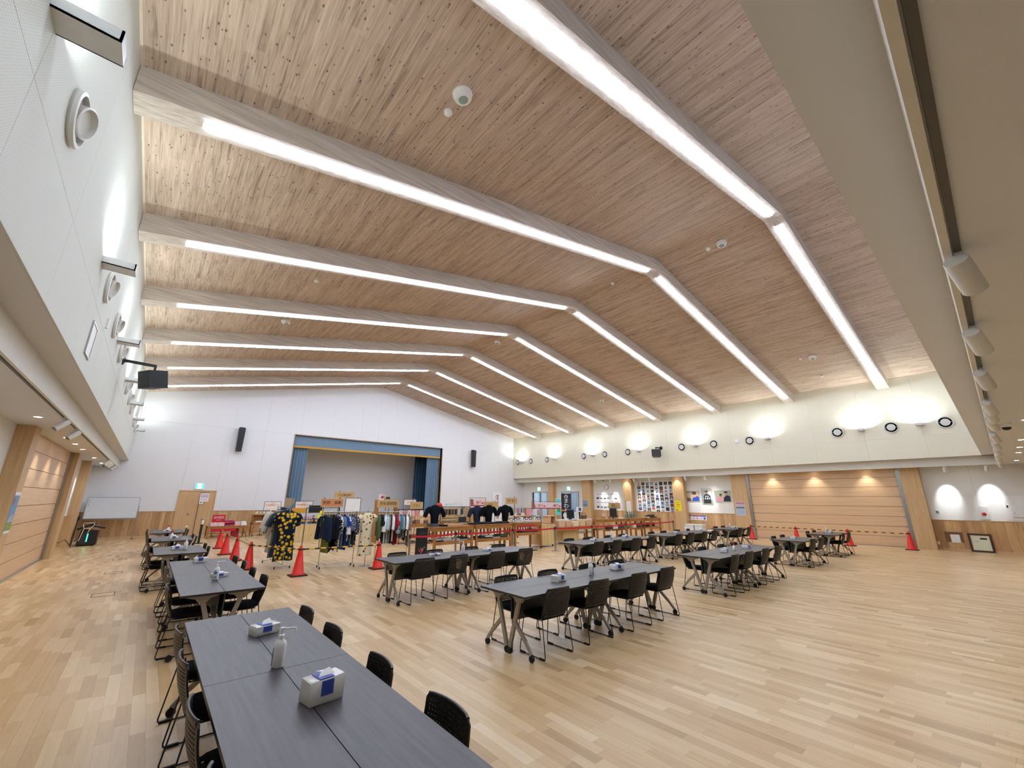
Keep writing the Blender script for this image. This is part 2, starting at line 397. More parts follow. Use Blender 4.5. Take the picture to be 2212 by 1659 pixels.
# wall uplights and air nozzles on both upper walls
def uplight(x, s, y, label):
    t = thing('wall_uplight', label, 'wall light', (x, y, 4.88), 0 if s > 0 else PI, 'wall uplights')
    MB().prism([(0, 0), (.34, 0), (.34, .10), (.325, .10), (.325, .012), (.0, .012)], 1, -.115, .115).box(0, .34, -.115, -.105, 0, .10).box(0, .34, .105, .115, 0, .10).build('housing', plain('#d9dbda', .4), t)
    MB().box(.03, .31, -.10, .10, .02, .04).build('lamp_panel', M['lamp'], t)
    lamp('light', 'AREA', (.17, 0, .06), UPLIGHT, (.84, .97, 1), (PI, R(-14), 0), t, shape='RECTANGLE', size=.24, size_y=.18)
UY = [3.57 + 3.77 * i for i in range(7)]
for i, y in enumerate(UY):
    uplight(XL, 1, y - .12 if i == 0 else y, '%s wall uplight from the camera on the left upper wall' % ORD[i])
for i, y in enumerate([1.68] + UY):
    uplight(XR, -1, y, '%s wall uplight from the right end of the right upper wall' % ORD[i])
def nozzle(x, s, y, label, dark=False):
    t = thing('air_nozzle', label, 'air vent', (x, y, 4.92), 0 if s > 0 else PI, 'air nozzles')
    ring = plain('#d5d5cf', .4); inn = plain('#07070a', .85, spec=.1) if dark else plain('#8a8b88', .5)
    MB().lathe([(.235, 0), (.245, .02), (.235, .045), (.205, .05), (.20, .03), (.2, .0)], 32, ax='x').build('rim', ring, t, smooth=40)
    MB().lathe([(.2, .004), (.2, .012), (.01, .012)], 24, ax='x').build('bowl', inn, t, smooth=40)
    o = MB().lathe([(.13, .014), (.14, .05 if dark else .065), (.125, .05 if dark else .07), (.115, .03), (.01, .02)], 24, ax='x')
    b = o.build('jet_tube', plain('#07070a', .85, spec=.1) if dark else ring, t, smooth=40)
    if dark:
        MB().lathe([(.128, .05), (.142, .056), (.128, .058)], 24, ax='x').build('jet_ring', ring, t, smooth=40)
        MB().box(.04, .055, .14, .2, -.006, .006).build('hinge_bar', ring, t); MB().box(.04, .055, -.2, -.14, -.006, .006).build('hinge_bar', ring, t)
    else: b.location = (.02, 0, 0); b.rotation_euler = (0, R(14), R(-10))
for i, y in enumerate([4.45, 8.22, 10.1, 11.99, 15.74, 17.61, 19.5, 23.27, 25.14]):
    nozzle(XL, 1, y, '%s round air nozzle from the camera on the left upper wall' % ORD[i])
for i, y in enumerate([.95, 2.58, 4.45, 8.22, 10.1, 11.99, 15.74, 17.61, 19.5, 23.27, 25.14, 26.79]):
    nozzle(XR, -1, y, '%s black-centred air nozzle from the right on the right upper wall' % ORD[i], True)

# ------------------------------------------------------------------ shutters, pillars, wainscots and doors of the low walls
def shutter(num, x, s, y0, y1, label):
    d = bpy.data.objects.new('door_%d' % num, None); C.objects.link(d); d['kind'] = 'structure'; d['label'] = label
    js = [.02, .42, .83, 1.24, 1.65, 2.07, 2.48, 2.88, ZC]
    for a, b in zip(js, js[1:]):
        MB().box(min(x, x - s * .04), max(x, x - s * .04), y0 + .14, y1 - .14, a + .006, b - .006).build('slat', M['slat'], d)
    MB().box(min(x - s * .05, x - s * .06), max(x - s * .05, x - s * .06), y0, y1, 0, ZC).build('backing', M['blackplastic'], d)
    for a, b in ((y0, y0 + .14), (y1 - .14, y1)):
        MB().box(min(x + s * .05, x - s * .05), max(x + s * .05, x - s * .05), a, b, 0, ZC).build('guide_rail', M['steel'], d)
    MB().box(min(x + s * .05, x - s * .05), max(x + s * .05, x - s * .05), y0, y1, 0, .02).build('sill', M['alu'], d)
    for a in js[1:-1]:
        for yy in (y0 + .15, y1 - .2):
            MB().box(min(x, x + s * .012), max(x, x + s * .012), yy, yy + .05, a - .03, a + .03).build('hinge', M['steel'], d)
    return d
shutter(1, 24.45, -1, 2.76, 8.98, 'large oak-slatted shutter in the right wall')
shutter(2, -2.19, 1, 13.15, 19.7, 'large oak-slatted shutter in the left wall')
PX = 24.38
for i, (a, b) in enumerate(((2.17, 2.76), (8.98, 9.76), (12.54, 13.23), (16.16, 16.82), (19.65, 20.41), (23.39, 23.92))):
    MB().box(PX, RWX, a, b, 0, ZC).build('pillar', M['pillar'], kind='structure')
for a, b in ((12.64, 13.15), (19.72, 20.35), (23.7, 24.3)):
    MB().box(LWX, -2.0, a, b, 0, ZC).build('pillar', M['pillar'], kind='structure')
def wainscot(name, axis, fixed, s, a, b, pieces, h=1.12):
    """boards standing side by side along a low wall, with a cap rail and a skirting"""
    r = random.Random(name + str(a)); root = bpy.data.objects.new(name, None); C.objects.link(root); root['kind'] = 'structure'
    lo, hi = sorted((fixed, fixed + s * .018)); one = MB(); p = a
    while p < b - .01:
        q = min(b, p + r.choice((.12, .15, .18, .2, .24)))
        if b - q < .06: q = b
        d = r.choice((0, .002, .003)); l2, h2 = (lo, hi + d) if s > 0 else (lo - d, hi)
        bb = MB() if pieces else one
        if axis == 0: bb.box(l2, h2, p + .002, q - .002, .07, h)
        else: bb.box(p + .002, q - .002, l2, h2, .07, h)
        if pieces: bb.build('board', M['wains_obj'], root)
        p = q
    if not pieces: one.build('boards', M['wains'], root, kind='stuff')
    for nm, z0, z1, t in (('cap_rail', h, h + .035, .03), ('skirting', 0, .07, .026)):
        l2, h2 = sorted((fixed, fixed + s * t))
        (MB().box(l2, h2, a, b, z0, z1) if axis == 0 else MB().box(a, b, l2, h2, z0, z1)).build(nm, M['beech'] if nm == 'skirting' else plain('#b08c62', .5), root)
wainscot('baseboard_right_near', 0, RWX, -1, -3.98, 2.17, True)
for i, (a, b) in enumerate(((9.76, 12.54), (13.23, 16.16), (16.82, 19.65))): wainscot('baseboard_right', 0, RWX, -1, a, b, False)
for a, b in ((20.41, D2[0] - .08), (D2[1] + .08, 23.39), (23.92, D1[0] - .08), (D1[1] + .08, YS)): wainscot('baseboard_right', 0, RWX, -1, a, b, False)
wainscot('baseboard_far_left', 1, YS, -1, LWX, 1.14, True, 1.16)
wainscot('baseboard_far_middle', 1, YS, -1, 2.72, SX0 - .05, False, 1.16)
wainscot('baseboard_far_right', 1, YS, -1, SX1 + .06, RWX, False, 1.16)
wainscot('baseboard_left', 0, LWX, 1, 20.35, 23.7, False); wainscot('baseboard_left', 0, LWX, 1, 24.3, YS - .03, False); wainscot('baseboard_left', 0, LWX, 1, 4.0, 12.64, False)

# wooden double door in the far wall
d3 = bpy.data.objects.new('door_3', None); C.objects.link(d3); d3['kind'] = 'structure'; d3['label'] = 'pale wooden double door in the far wall'
mb = MB().box(1.14, 1.2, YS - .05, YS + .03, 0, 2.22).box(2.66, 2.72, YS - .05, YS + .03, 0, 2.22).box(1.2, 2.66, YS - .05, YS + .03, 2.17, 2.22)
mb.build('door_frame', M['door'], d3)
for a, b in ((1.205, 2.055), (2.06, 2.655)):
    MB().box(a, b, YS - .03, YS + .01, .01, 2.165).build('door_leaf', M['door'], d3)
MB().box(1.64, 1.70, YS - .045, YS - .03, .98, 1.1).tube([(1.67, YS - .045, 1.04), (1.67, YS - .09, 1.04), (1.80, YS - .09, 1.04)], .009).build('door_handle', M['steel'], d3, smooth=40)
MB().lathe([(.06, 0), (.06, -.01), (.02, -.03), (.015, -.03)], 16, (1.74, YS - .03, .42), 'y').build('door_stop', M['white'], d3, smooth=40)
for z in (.35, 1.1, 1.95): MB().box(2.64, 2.665, YS - .055, YS - .03, z - .06, z + .06).build('hinge', M['steel'], d3)
# two glazed doors to the outside, and the ribbed wall across the way
def glazed(num, y0, y1, label):
    d = bpy.data.objects.new('door_%d' % num, None); C.objects.link(d); d['kind'] = 'structure'; d['label'] = label
    x = RWX
    for nm, bx in (('frame', (y0 - .06, y0, 0, 2.4)), ('frame', (y1, y1 + .06, 0, 2.4)), ('frame', (y0 - .06, y1 + .06, 2.4, 2.46)), ('frame', ((y0 + y1) / 2 - .05, (y0 + y1) / 2 + .05, 0, 2.4))):
        MB().box(x - .03, x + .16, *bx).build(nm, M['alu'], d)
    for a, b in ((y0, (y0 + y1) / 2 - .05), ((y0 + y1) / 2 + .05, y1)): MB().box(x + .06, x + .07, a, b, 0, 2.4).build('pane', M['glass'], d)
glazed(4, *D1, 'glazed door to the outside nearest the stage wall'); glazed(5, *D2, 'glazed door to the outside behind the dark banner')
ow = MB().box(27.4, 27.5, 17, 31, -.1, 4.2).build('wall_outside', plain('#a9adb2', .6), kind='structure')
mb = MB()
for i in range(80): mb.box(27.36, 27.4, 17.1 + i * .17, 17.19 + i * .17, 0, 4.2)
mb.build('ribs', plain('#c9cdd2', .5), ow, kind='stuff')
MB().box(24.9, 27.4, 17, 31, -.12, -.02).build('path_outside', plain('#8f9092', .8), kind='structure')

# ------------------------------------------------------------------ stage
mb = MB().box(SX0 - .6, SX1 + .6, YS + .02, 32, .8, .92); mb.build('floor_stage', M['floor'], kind='structure')
mb = MB().box(SX0 - .7, SX1 + .7, 31.2, 31.35, .8, 6.4).box(SX0 - .75, SX0 - .6, YS + .2, 31.3, .8, 6.4).box(SX1 + .6, SX1 + .75, YS + .2, 31.3, .8, 6.4).box(SX0 - .75, SX1 + .75, YS + .2, 31.35, 6.3, 6.4)
mb.build('wall_stage', wallmat('stage_wall', '#ebebee', False), kind='structure')
mb = MB().box(SX0 - .05, SX0, YS - .03, YS + .3, .9, SZ + .05).box(SX1, SX1 + .05, YS - .03, YS + .3, .9, SZ + .05).box(SX0, SX1, YS - .03, YS + .3, SZ, SZ + .05)
mb.build('trim_3', plain('#8d7355', .5), kind='structure')
MB().box(SX0, SX1, YS - .02, YS + .02, 0, .92).build('trim_4', M['wains'], kind='structure')
def drape(name, label, x0, x1, y, z0, z1, mat, folds, amp, seed):
    r = random.Random(seed); n = folds * 8; pts = []
    for i in range(n + 1):
        u = i / n; pts.append((x0 + (x1 - x0) * u, y + amp * math.sin(u * folds * 2 * PI + r.uniform(-.25, .25)) + r.uniform(-.01, .01)))
    mb = MB(); vs = []; fs = []
    for k, dy in enumerate((0, .012)):
        for px, py in pts: vs += [(px, py + dy, z0), (px, py + dy, z1)]
    m2 = 2 * (n + 1)
    for i in range(n): fs += [(2*i, 2*i+2, 2*i+3, 2*i+1), (m2+2*i, m2+2*i+1, m2+2*i+3, m2+2*i+2), (2*i+1, 2*i+3, m2+2*i+3, m2+2*i+1)]
    mb._add(vs, fs); o = mb.build(name, mat, smooth=50); return tag(o, label, 'curtain')
drape('stage_curtain', 'blue-grey stage curtain gathered at the left of the opening', 6.16, 7.02, 27.75, .93, 4.95, M['curtain'], 5, .045, 1)
drape('stage_curtain', 'blue-grey stage curtain gathered at the right of the opening', 15.38, 16.38, 27.75, .93, 4.95, M['curtain'], 5, .05, 2)
drape('side_curtain', 'dark blue side curtain hanging deeper in the stage, right side', 15.2, 16.6, 29.3, .93, 5.4, M['curtain_dark'], 6, .09, 3)
t = thing('stage_valance', 'blue-grey valance with gold fringe across the top of the stage', 'curtain', (0, 0, 0))
MB().box(6.16, 16.38, 27.55, 27.57, 4.93, 5.54).build('cloth', M['curtain'], t)
MB().box(6.16, 16.38, 27.535, 27.57, 4.83, 4.94).build('fringe', M['gold'], t)

# ------------------------------------------------------------------ furniture prototypes
def make_table():
    """folding table 1.8 x 0.45: x along, +y the inner side"""
    t = thing('folding_table', 'x', 'table')
    mb = MB(); mb.cur = 0; mb.box(-.8975, .8975, -.2225, .2225, .716, .72); mb.cur = 1; mb.box(-.8975, .8975, -.2225, .2225, .694, .716)
    mb.build('table_top', [M['laminate'], M['lam_edge']], t)
    for s in (-1, 1):
        x = s * .77
        MB().prism([(-.16, .694), (.17, .694), (.17, .665), (.10, .645), (.06, .60), (-.02, .60), (-.06, .645), (-.16, .672)], 0, x - .022, x + .022).build('bracket', M['taupe'], t)
        l = MB().bar((x, .02, .62), (x, .195, .075), .034, .052).build('leg', M['taupe'], t)
        b = MB().bar((x, .095, .37), (x, -.10, .19), .03, .046).bar((x, -.09, .2), (x, -.205, .075), .028, .036).build('brace', M['taupe'], t)
        for yy in (.195, -.205):
            MB().lathe([(.012, -.02), (.034, -.018), (.037, -.008), (.037, .008), (.034, .018), (.012, .02)], 14, (x, yy, .037), 'x').box(x - .008, x + .008, yy - .012, yy + .012, .05, .085).build('caster', M['rubber'], t, smooth=40)
    MB().box(-.75, .75, -.03, .03, .655, .69).build('beam', M['blackplastic'], t)
    MB().box(-.70, .70, .185, .2, .36, .675).build('modesty_panel', M['modesty'], t)
    return t
def make_chair():
    """sled chair with a perforated plastic back; +y faces the table"""
    t = thing('chair', 'x', 'chair')
    # back: grid with holes
    nx, nz = 17, 13
    us = [-.5]; hol = []
    def axis(n, margin):
        c = [0, margin]; step = (1 - 2 * margin) / n; p = margin
        for i in range(n): c += [p + step * .24, p + step * .80]; p += step
        c += [1 - margin, 1]; return sorted(set(round(q, 5) for q in c))
    U = axis(nx, .045); V = axis(nz, .07)
    def P(u, v, d):
        a = (u - .5) * 2; wd = .228 - .012 * v - .02 * (max(0, abs(v - .55) - .38) / .07) * (1 if abs(a) > .9 else 0)
        z = .435 + .34 * v - .005 * a * a * (v > .9)
        y = -.185 - .088 * v + .02 * math.sin(v * PI) * -1 + .032 * a * a + d
        return (a * wd, y, z)
    vs = []; nu, nv = len(U), len(V)
    for d in (0, -.011):
        for v in V:
            for u in U: vs.append(P(u, v, d))
    fs = []; N = nu * nv
    hole = lambda i, j: 2 <= i < nu - 2 and 2 <= j < nv - 2 and (i - 2) % 2 == 0 and (j - 2) % 2 == 0
    idx = lambda i, j: j * nu + i
    for j in range(nv - 1):
        for i in range(nu - 1):
            q = (idx(i, j), idx(i + 1, j), idx(i + 1, j + 1), idx(i, j + 1))
            if hole(i, j):
                for k in range(4): fs.append((q[k], q[(k + 1) % 4], q[(k + 1) % 4] + N, q[k] + N))
            else: fs.append(q); fs.append(tuple(k + N for k in reversed(q)))
    rim = [idx(i, 0) for i in range(nu)] + [idx(nu - 1, j) for j in range(1, nv)] + [idx(i, nv - 1) for i in range(nu - 2, -1, -1)] + [idx(0, j) for j in range(nv - 2, 0, -1)]
    for k in range(len(rim)): a, b = rim[k], rim[(k + 1) % len(rim)]; fs.append((a, b, b + N, a + N))
    mb = MB(); mb._add(vs, fs); mb.build('backrest', M['back'], t)
    top = [(P(i / 8, 1, -.0055)) for i in range(9)]
    MB().tube(top, .009, 8).build('top_rim', M['back'], t, smooth=60)
    # seat pad
    prof = []
    mb = MB(); rows = []
    for k, (z, g) in enumerate(((.415, .02), (.425, 0), (.445, 0), (.455, .012))):
        ring = []
        for i in range(28):
            a = 2 * PI * i / 28; e = 4.0
            c, s_ = math.cos(a), math.sin(a)
            rr = (abs(c) ** e + abs(s_) ** e) ** (-1 / e)
            ring.append((c * rr * (.232 - g), .02 + s_ * rr * (.215 - g), z - (.012 * c * 0)))
        rows.append(ring)
    vs = [p for r_ in rows for p in r_]; fs = []
    for k in range(3): fs += [(k * 28 + i, k * 28 + (i + 1) % 28, (k + 1) * 28 + (i + 1) % 28, (k + 1) * 28 + i) for i in range(28)]
    fs += [tuple(range(27, -1, -1)), tuple(84 + i for i in range(28))]
    mb._add(vs, fs); mb.build('seat', M['fabric'], t, smooth=40)
    for s in (-1, 1):
        pts = [(s * .222, -.205, .60), (s * .226, -.175, .46), (s * .245, -.245, .04), (s * .246, -.242, .018), (s * .246, -.215, .008), (s * .246, .18, .008), (s * .245, .205, .018), (s * .243, .212, .04), (s * .222, .165, .40), (s * .215, .14, .412), (s * .21, -.15, .412)]
        f = MB().tube(pts, .0065, 6).build('side_frame', M['rod'], t, smooth=60)
        for yy in (-.19, .16): MB().box(s * .246 - .011, s * .246 + .011, yy - .045, yy + .045, 0, .018).build('foot_pad', M['rubber'], f)
    MB().tube([(-.21, .12, .41), (.21, .12, .41)], .007, 6).build('cross_rod', M['rod'], t, smooth=60)
    MB().tube([(-.21, -.14, .41), (.21, -.14, .41)], .007, 6).build('cross_rod', M['rod'], t, smooth=60)
    return t
table0 = make_table(); chair0 = make_chair(); used = {}
def put(proto, key, loc, rz, label, group):
    if not used.get(key):
        used[key] = 1; proto.location = loc; proto.rotation_euler = (0, 0, rz); proto['label'] = label; proto['group'] = group; return proto
    return dup(proto, loc, rz, label, group)
jr = random.Random(11)
def block(kind, x, y, n, name):
    """two rows of n tables standing back to back with chairs along both long sides"""
    G = 'folding tables set in rows'; GC = 'sled chairs at the tables'
    for i in range(n):
        for side in (0, 1):
            if kind == 'R':
                loc = (x + .9 + 1.8 * i, y + .225 + .45 * side, 0); rz = 0 if side == 0 else PI
                where = ('%s table of the camera-side row' if side == 0 else '%s table of the stage-side row') % (('left', 'right')[i] if n > 1 else 'only')
            else:
                loc = (x + .225 + .45 * side, y + .9 + 1.8 * i, 0); rz = -PI / 2 if side == 0 else PI / 2
                where = '%s table of the %s row' % (('near', 'far')[i] if n > 1 else 'only', ('left', 'right')[side])
            put(table0, 't', loc, rz, 'dark grey folding table, %s in %s' % (where, name), G)
            for k, off in enumerate((.54, 1.37)):
                e = jr.uniform(-.025, .025); dr = jr.uniform(-.05, .05); q = i * 2 + k
                if kind == 'R':
                    cl = (x + 1.8 * i + off + e, y + .17 + jr.uniform(-.02, .02) if side == 0 else y + .73 + jr.uniform(-.02, .02), 0); rz = (0 if side == 0 else PI) + dr
                    lab = 'black mesh-back chair, %s from left on the %s side of %s' % (ORD[q], ('camera', 'stage')[side], name)
                else:
                    cl = (x + .17 + jr.uniform(-.02, .02) if side == 0 else x + .73 + jr.uniform(-.02, .02), y + 1.8 * i + off + e, 0); rz = (-PI / 2 if side == 0 else PI / 2) + dr
                    lab = 'black mesh-back chair, %s from camera on the %s side of %s' % (ORD[q], ('left', 'right')[side], name)
                put(chair0, 'c', cl, rz, lab, GC)
block('L', .47, 1.70, 2, 'the nearest left block')
block('L', .50, 6.65, 2, 'the second left block')
block('L', .29, 11.55, 1, 'the third left block')
block('L', .27, 15.05, 1, 'the fourth left block')
block('L', .26, 18.40, 1, 'the farthest left block')
block('R', 3.66, 4.02, 2, 'the nearest centre block')
block('R', 3.62, 7.48, 2, 'the block before the dresses')
block('R', 8.88, 7.45, 2, 'the block before the counters')
block('R', 8.98, 4.02, 2, 'the red-spray block')
block('R', 13.15, 7.42, 2, 'the block below the photos')
block('R', 14.68, 4.06, 1, 'the nearer small block')
block('R', 18.25, 7.45, 1, 'the pillar-side small block')
block('R', 18.25, 4.06, 1, 'the shutter-side small block')

# ------------------------------------------------------------------ things on the tables
TZ = .72
def pump_bottle(loc, rz, label, big=True, band=None):
    t = thing('pump_bottle', label, 'bottle', loc, rz, 'sanitiser bottles on the tables')
    MB().lathe([(.036, 0), (.04, .004), (.04, .13), (.036, .155), (.018, .172), (.016, .18)], 20, sy=.8).build('body', M['bottle'], t, smooth=40)
    MB().lathe([(.019, .178), (.019, .198), (.008, .202), (.007, .23), (.014, .231), (.014, .245), (.004, .247)], 14).build('pump_head', M['white'], t, smooth=40)
    MB().tube([(0, 0, .239), (.085, 0, .243), (.092, 0, .238), (.093, 0, .215)], .0055, 8).build('spout', M['white'], t, smooth=60)
    if band == 'blue':
        MB().lathe([(.0, -.0335), (.022, -.0335), (.022, -.031), (.0, -.031)], 16, (0, 0, .095), 'y', .8).build('label_oval', plain('#2f86b8', .4), t)
        MB().box(-.012, .006, -.0335, -.03, .118, .126).build('label_word', plain('#1b3f8f', .4), t)
        text('JAあ', .022, M['black'], t, (0, -.0345, .04), FACE_Y, 'handwriting', .0006)
    elif band == 'side':
        MB().box(-.041, -.039, -.016, .012, .02, .12).build('label_strip', plain('#9aa3bd', .4), t); MB().box(-.042, -.04, -.013, .008, .012, .04).build('label_block', plain('#2b3f7a', .4), t)
    return t
def spray_bottle(loc, rz, label):
    t = thing('spray_bottle', label, 'bottle', loc, rz, 'sanitiser bottles on the tables')
    MB().lathe([(.04, 0), (.044, .004), (.044, .075), (.03, .1), (.014, .112), (.013, .14)], 18, sy=.75).build('body', M['bottle'], t, smooth=40)
    MB().box(-.045, .03, -.011, .011, .155, .185).box(-.012, .014, -.012, .012, .138, .158).build('spray_head', M['red'], t)
    MB().bar((-.03, 0, .158), (-.042, 0, .115), .01, .008).build('trigger', M['red'], t)
    return t
film = plain('#e4e4e0', .22)
def wipes(loc, rz, label, h=.065, sheet=True):
    t = thing('paper_towel_pack', label, 'paper towels', loc, rz, 'paper towel packs on the tables')
    mb = MB(); r = random.Random(label); vs = []; fs = []; n = 8
    rows = [(0, .0), (.008, .004), (h * .5, .006), (h - .006, .003), (h, -.003)]
    for z, g in rows:
        for cx, cy in ((-1, -1), (-.4, -1.06), (.4, -1.0), (1, -1), (1, -.2), (1, 1), (.3, 1.05), (-1, 1)):
            vs.append((cx * (.098 + g) + r.uniform(-.004, .004), cy * (.06 + g) + r.uniform(-.004, .004), z + r.uniform(-.003, .003) * (z > 0)))
    for k in range(len(rows) - 1): fs += [(k*n+i, k*n+(i+1) % n, (k+1)*n+(i+1) % n, (k+1)*n+i) for i in range(n)]
    fs += [tuple(range(n-1, -1, -1)), tuple((len(rows)-1)*n+i for i in range(n))]
    mb._add(vs, fs); mb.build('pack', film, t, smooth=35)
    MB().box(-.05, .035, -.062, .05, h + .001, h + .004).build('blue_band', M['blue'], t)
    MB().box(-.04, .03, -.0745, -.071, h * .35, h - .006).build('blue_print', plain('#3950a8', .4), t)
    if sheet:
        a = r.uniform(.0, .5); MB()._add([(-.045, -.03, h + .005), (.05, -.035, h + .006), (.06, .035, h + .014), (-.04, .03, h + .02), (-.02, .0, h + .034 * (a + .4)), (.03, .005, h + .05 * (a + .4))], [(0, 1, 5, 4), (4, 5, 2, 3)]).build('tissue', M['white'], t)
    return t
pump_bottle((.90, 3.56, TZ), R(-35), 'tall white pump bottle on the nearest left block', band='side')
wipes((.98, 4.46, TZ), R(12), 'paper towel pack behind the pump bottle on the nearest left block', .075)
wipes((.985, 2.86, TZ), R(8), 'tall paper towel pack in front of the pump bottle, nearest left block', .125)
pump_bottle((.94, 7.66, TZ), R(-18), 'white pump bottle with round blue label, second left block', band='blue')
wipes((1.02, 7.93, TZ), R(10), 'paper towel pack half hidden behind the blue-labelled bottle', .05)
wipes((.93, 9.86, TZ), R(5), 'paper towel pack at the far end of the second left block', .08, False)
pump_bottle((.84, 12.35, TZ), R(180), 'white pump bottle on the third left block', band='side')
wipes((.70, 12.5, TZ), R(5), 'paper towel pack with raised tissue on the third left block', .075)
spray_bottle((.73, 16.3, TZ), 0, 'white spray bottle with red head on the fourth left block')
wipes((.76, 15.75, TZ), R(4), 'paper towel pack on the fourth left block', .07)
spray_bottle((.74, 19.6, TZ), 0, 'white spray bottle with red head on the farthest left block')
wipes((.70, 19.16, TZ), R(4), 'paper towel pack on the farthest left block', .06)
wipes((4.74, 4.47, TZ), R(10), 'paper towel pack left of the bottle on the nearest centre block', .085)
pump_bottle((5.50, 4.49, TZ), R(95), 'white pump bottle on the nearest centre block', band='side')
wipes((6.26, 4.55, TZ), R(-8), 'paper towel pack right of the bottle on the nearest centre block', .085)
wipes((4.75, 8.0, TZ), R(-5), 'flat paper towel pack left on the block before the dresses', .045, False)
pump_bottle((5.43, 7.96, TZ), R(160), 'white pump bottle on the block before the dresses', band='side')
wipes((6.10, 7.96, TZ), R(15), 'paper towel pack right on the block before the dresses', .05)
wipes((9.99, 8.0, TZ), R(8), 'paper towel pack left on the block before the counters', .06)
pump_bottle((10.89, 8.04, TZ), R(20), 'white pump bottle on the block before the counters', band='side')
wipes((11.65, 8.05, TZ), R(-12), 'paper towel pack with raised tissue right, block before the counters', .07)
wipes((10.21, 4.43, TZ), R(14), 'open paper towel pack left of the red spray', .08)
spray_bottle((10.77, 4.44, TZ), R(20), 'clear spray bottle with red head on the red-spray block')
wipes((11.54, 4.45, TZ), R(-6), 'paper towel pack right of the red spray', .075, False)
wipes((14.77, 8.04, TZ), R(6), 'paper towel pack left on the block below the photos', .06, False)
pump_bottle((15.49, 8.05, TZ), R(60), 'white pump bottle on the block below the photos', band='side')
wipes((16.5, 8.0, TZ), R(-6), 'paper towel pack right on the block below the photos', .06)
pump_bottle((19.1, 7.93, TZ), R(20), 'white pump bottle on the pillar-side small block', band='side')
wipes((19.32, 7.86, TZ), R(-20), 'paper towel pack beside the bottle, pillar-side small block', .06)
wipes((15.35, 4.52, TZ), R(4), 'paper towel pack with raised tissue on the nearer small block', .08)
pump_bottle((19.12, 4.53, TZ), R(10), 'white pump bottle on the shutter-side small block', band='side')
wipes((19.42, 4.50, TZ), R(-10), 'paper towel pack beside the bottle, shutter-side small block', .06)

# ------------------------------------------------------------------ ceiling fittings
def down(x, y, label, on=True):
    t = thing('downlight', label, 'ceiling light', (x, y, ZC), 0, 'downlights')
    MB().lathe([(.055, .0), (.075, -.004), (.078, -.001), (.078, .002)], 20).build('ring', M['white'], t, smooth=40)
    MB().lathe([(.05, -.002), (.05, -.0035), (.004, -.004)], 16).build('lamp_face', M['lamp'], t)
    if on: lamp('light', 'SPOT', (0, 0, -.01), DOWN * 1.6, (1, .93, .82), (0, 0, 0), t, spot_size=R(95), spot_blend=.7, shadow_soft_size=.05)
for i, y in enumerate((7.3, 11.22, 14.77, 16.4, 18.15, 21.8, 25.0)): down(-1.8, y, '%s downlight from the camera in the left aisle ceiling' % ORD[i])
for i, y in enumerate((3.9, 5.87, 7.7, 10.9, 12.9, 16.5, 21.97, 25.3)): down(24.2, y, '%s downlight from the shutter end in the right aisle ceiling' % ORD[i])
for i, x in enumerate((4.2, 7.8, 11.5, 15.2, 17.24, 19.16, 22.76)): down(x, -.52, '%s downlight from the left in the ceiling over the camera' % ORD[i])
down(24.2, .9, 'downlight over the wall with the red alarm lamp', False)
for nm, bx in (('left', (XL - .40, XL - .37, YN, YS - .2)), ('right', (XR + .37, XR + .40, YN, YS - .2)), ('near', (.2, XR - .2, YN - .385, YN - .355))):
    tr = MB().box(*bx, ZC - .018, ZC + .005).build('light_track', plain('#55534f', .5)); tag(tr, 'dark lighting track in the %s aisle ceiling' % nm, 'light track')
def spot(loc, d, label, on=True, power=None):
    d = Vector(d).normalized(); q = d.to_track_quat('Z', 'Y').to_matrix().to_4x4()
    t = thing('track_spotlight', label, 'spotlight', loc, 0, 'track spotlights')
    MB().box(-.03, .03, -.018, .018, -.035, 0).tube([(0, 0, -.03), (0, 0, -.10)], .012, 8).build('mount', M['white'], t)
    o = MB().lathe([(.052, -.11), (.056, -.10), (.056, .12), (.048, .12), (.046, .09), (.046, -.1)], 18)
    b = o.build('lamp_can', M['offwhite'], t, smooth=40); b.matrix_local = Matrix.Translation((0, 0, -.135)) @ q
    f = MB().lathe([(.046, .1), (.046, .102), (.003, .103)], 16).build('lamp_face', M['spotface'], t); f.matrix_local = b.matrix_local.copy()
    if on: lamp('light', 'SPOT', Vector((0, 0, -.135)) + d * .13, power or SPOT, (.93, .96, 1), aim(d), t, spot_size=R(42), spot_blend=.8, shadow_soft_size=.04)
for i, x in enumerate((3.31, 4.87, 6.53, 8.6, 9.45, 10.59, 12.77, 14.65, 16.5, 18.3, 20.2, 22.2)):
    spot((x, YN - .37, ZC - .015), (.85, -.2, -.62), '%s track spotlight along the ceiling over the camera' % ORD[i], False)
for i, y in enumerate((10.88, 12.52, 22.07, 22.9, 23.75, 25.68)):
    spot((XL - .385, y, ZC - .015), (-.5, -.35, -.6), '%s track spotlight from the camera in the left aisle' % ORD[i], i in (2, 4), 30)
for i, (y, ty, tz, p) in enumerate(((.24, .35, 2.2, 60), (1.35, 1.5, 2.2, 75), (11.05, 11.2, 1.75, 60), (12.2, 12.0, 1.9, 40), (14.6, 14.6, 2.0, 45), (15.7, 15.6, 2.0, 45), (17.6, 17.7, 1.9, 45), (18.9, 18.6, 1.9, 45))):
    spot((XR + .385, y, ZC - .015), (RWX - XR - .385, ty - y, tz - ZC), '%s track spotlight from the right end of the right aisle' % ORD[i], True, p)
for i, y in enumerate((3.9, 5.87, 7.7)): pass
def dome(x, y, label):
    t = thing('dome_camera', label, 'camera', (x, y, ZC))
    MB().lathe([(.09, 0), (.09, -.05), (.07, -.06)], 20).build('base', M['white'], t, smooth=40)
    MB().lathe([(.062, -.058), (.06, -.08), (.045, -.105), (.01, -.115)], 20).build('dome', M['blackplastic'], t, smooth=60)
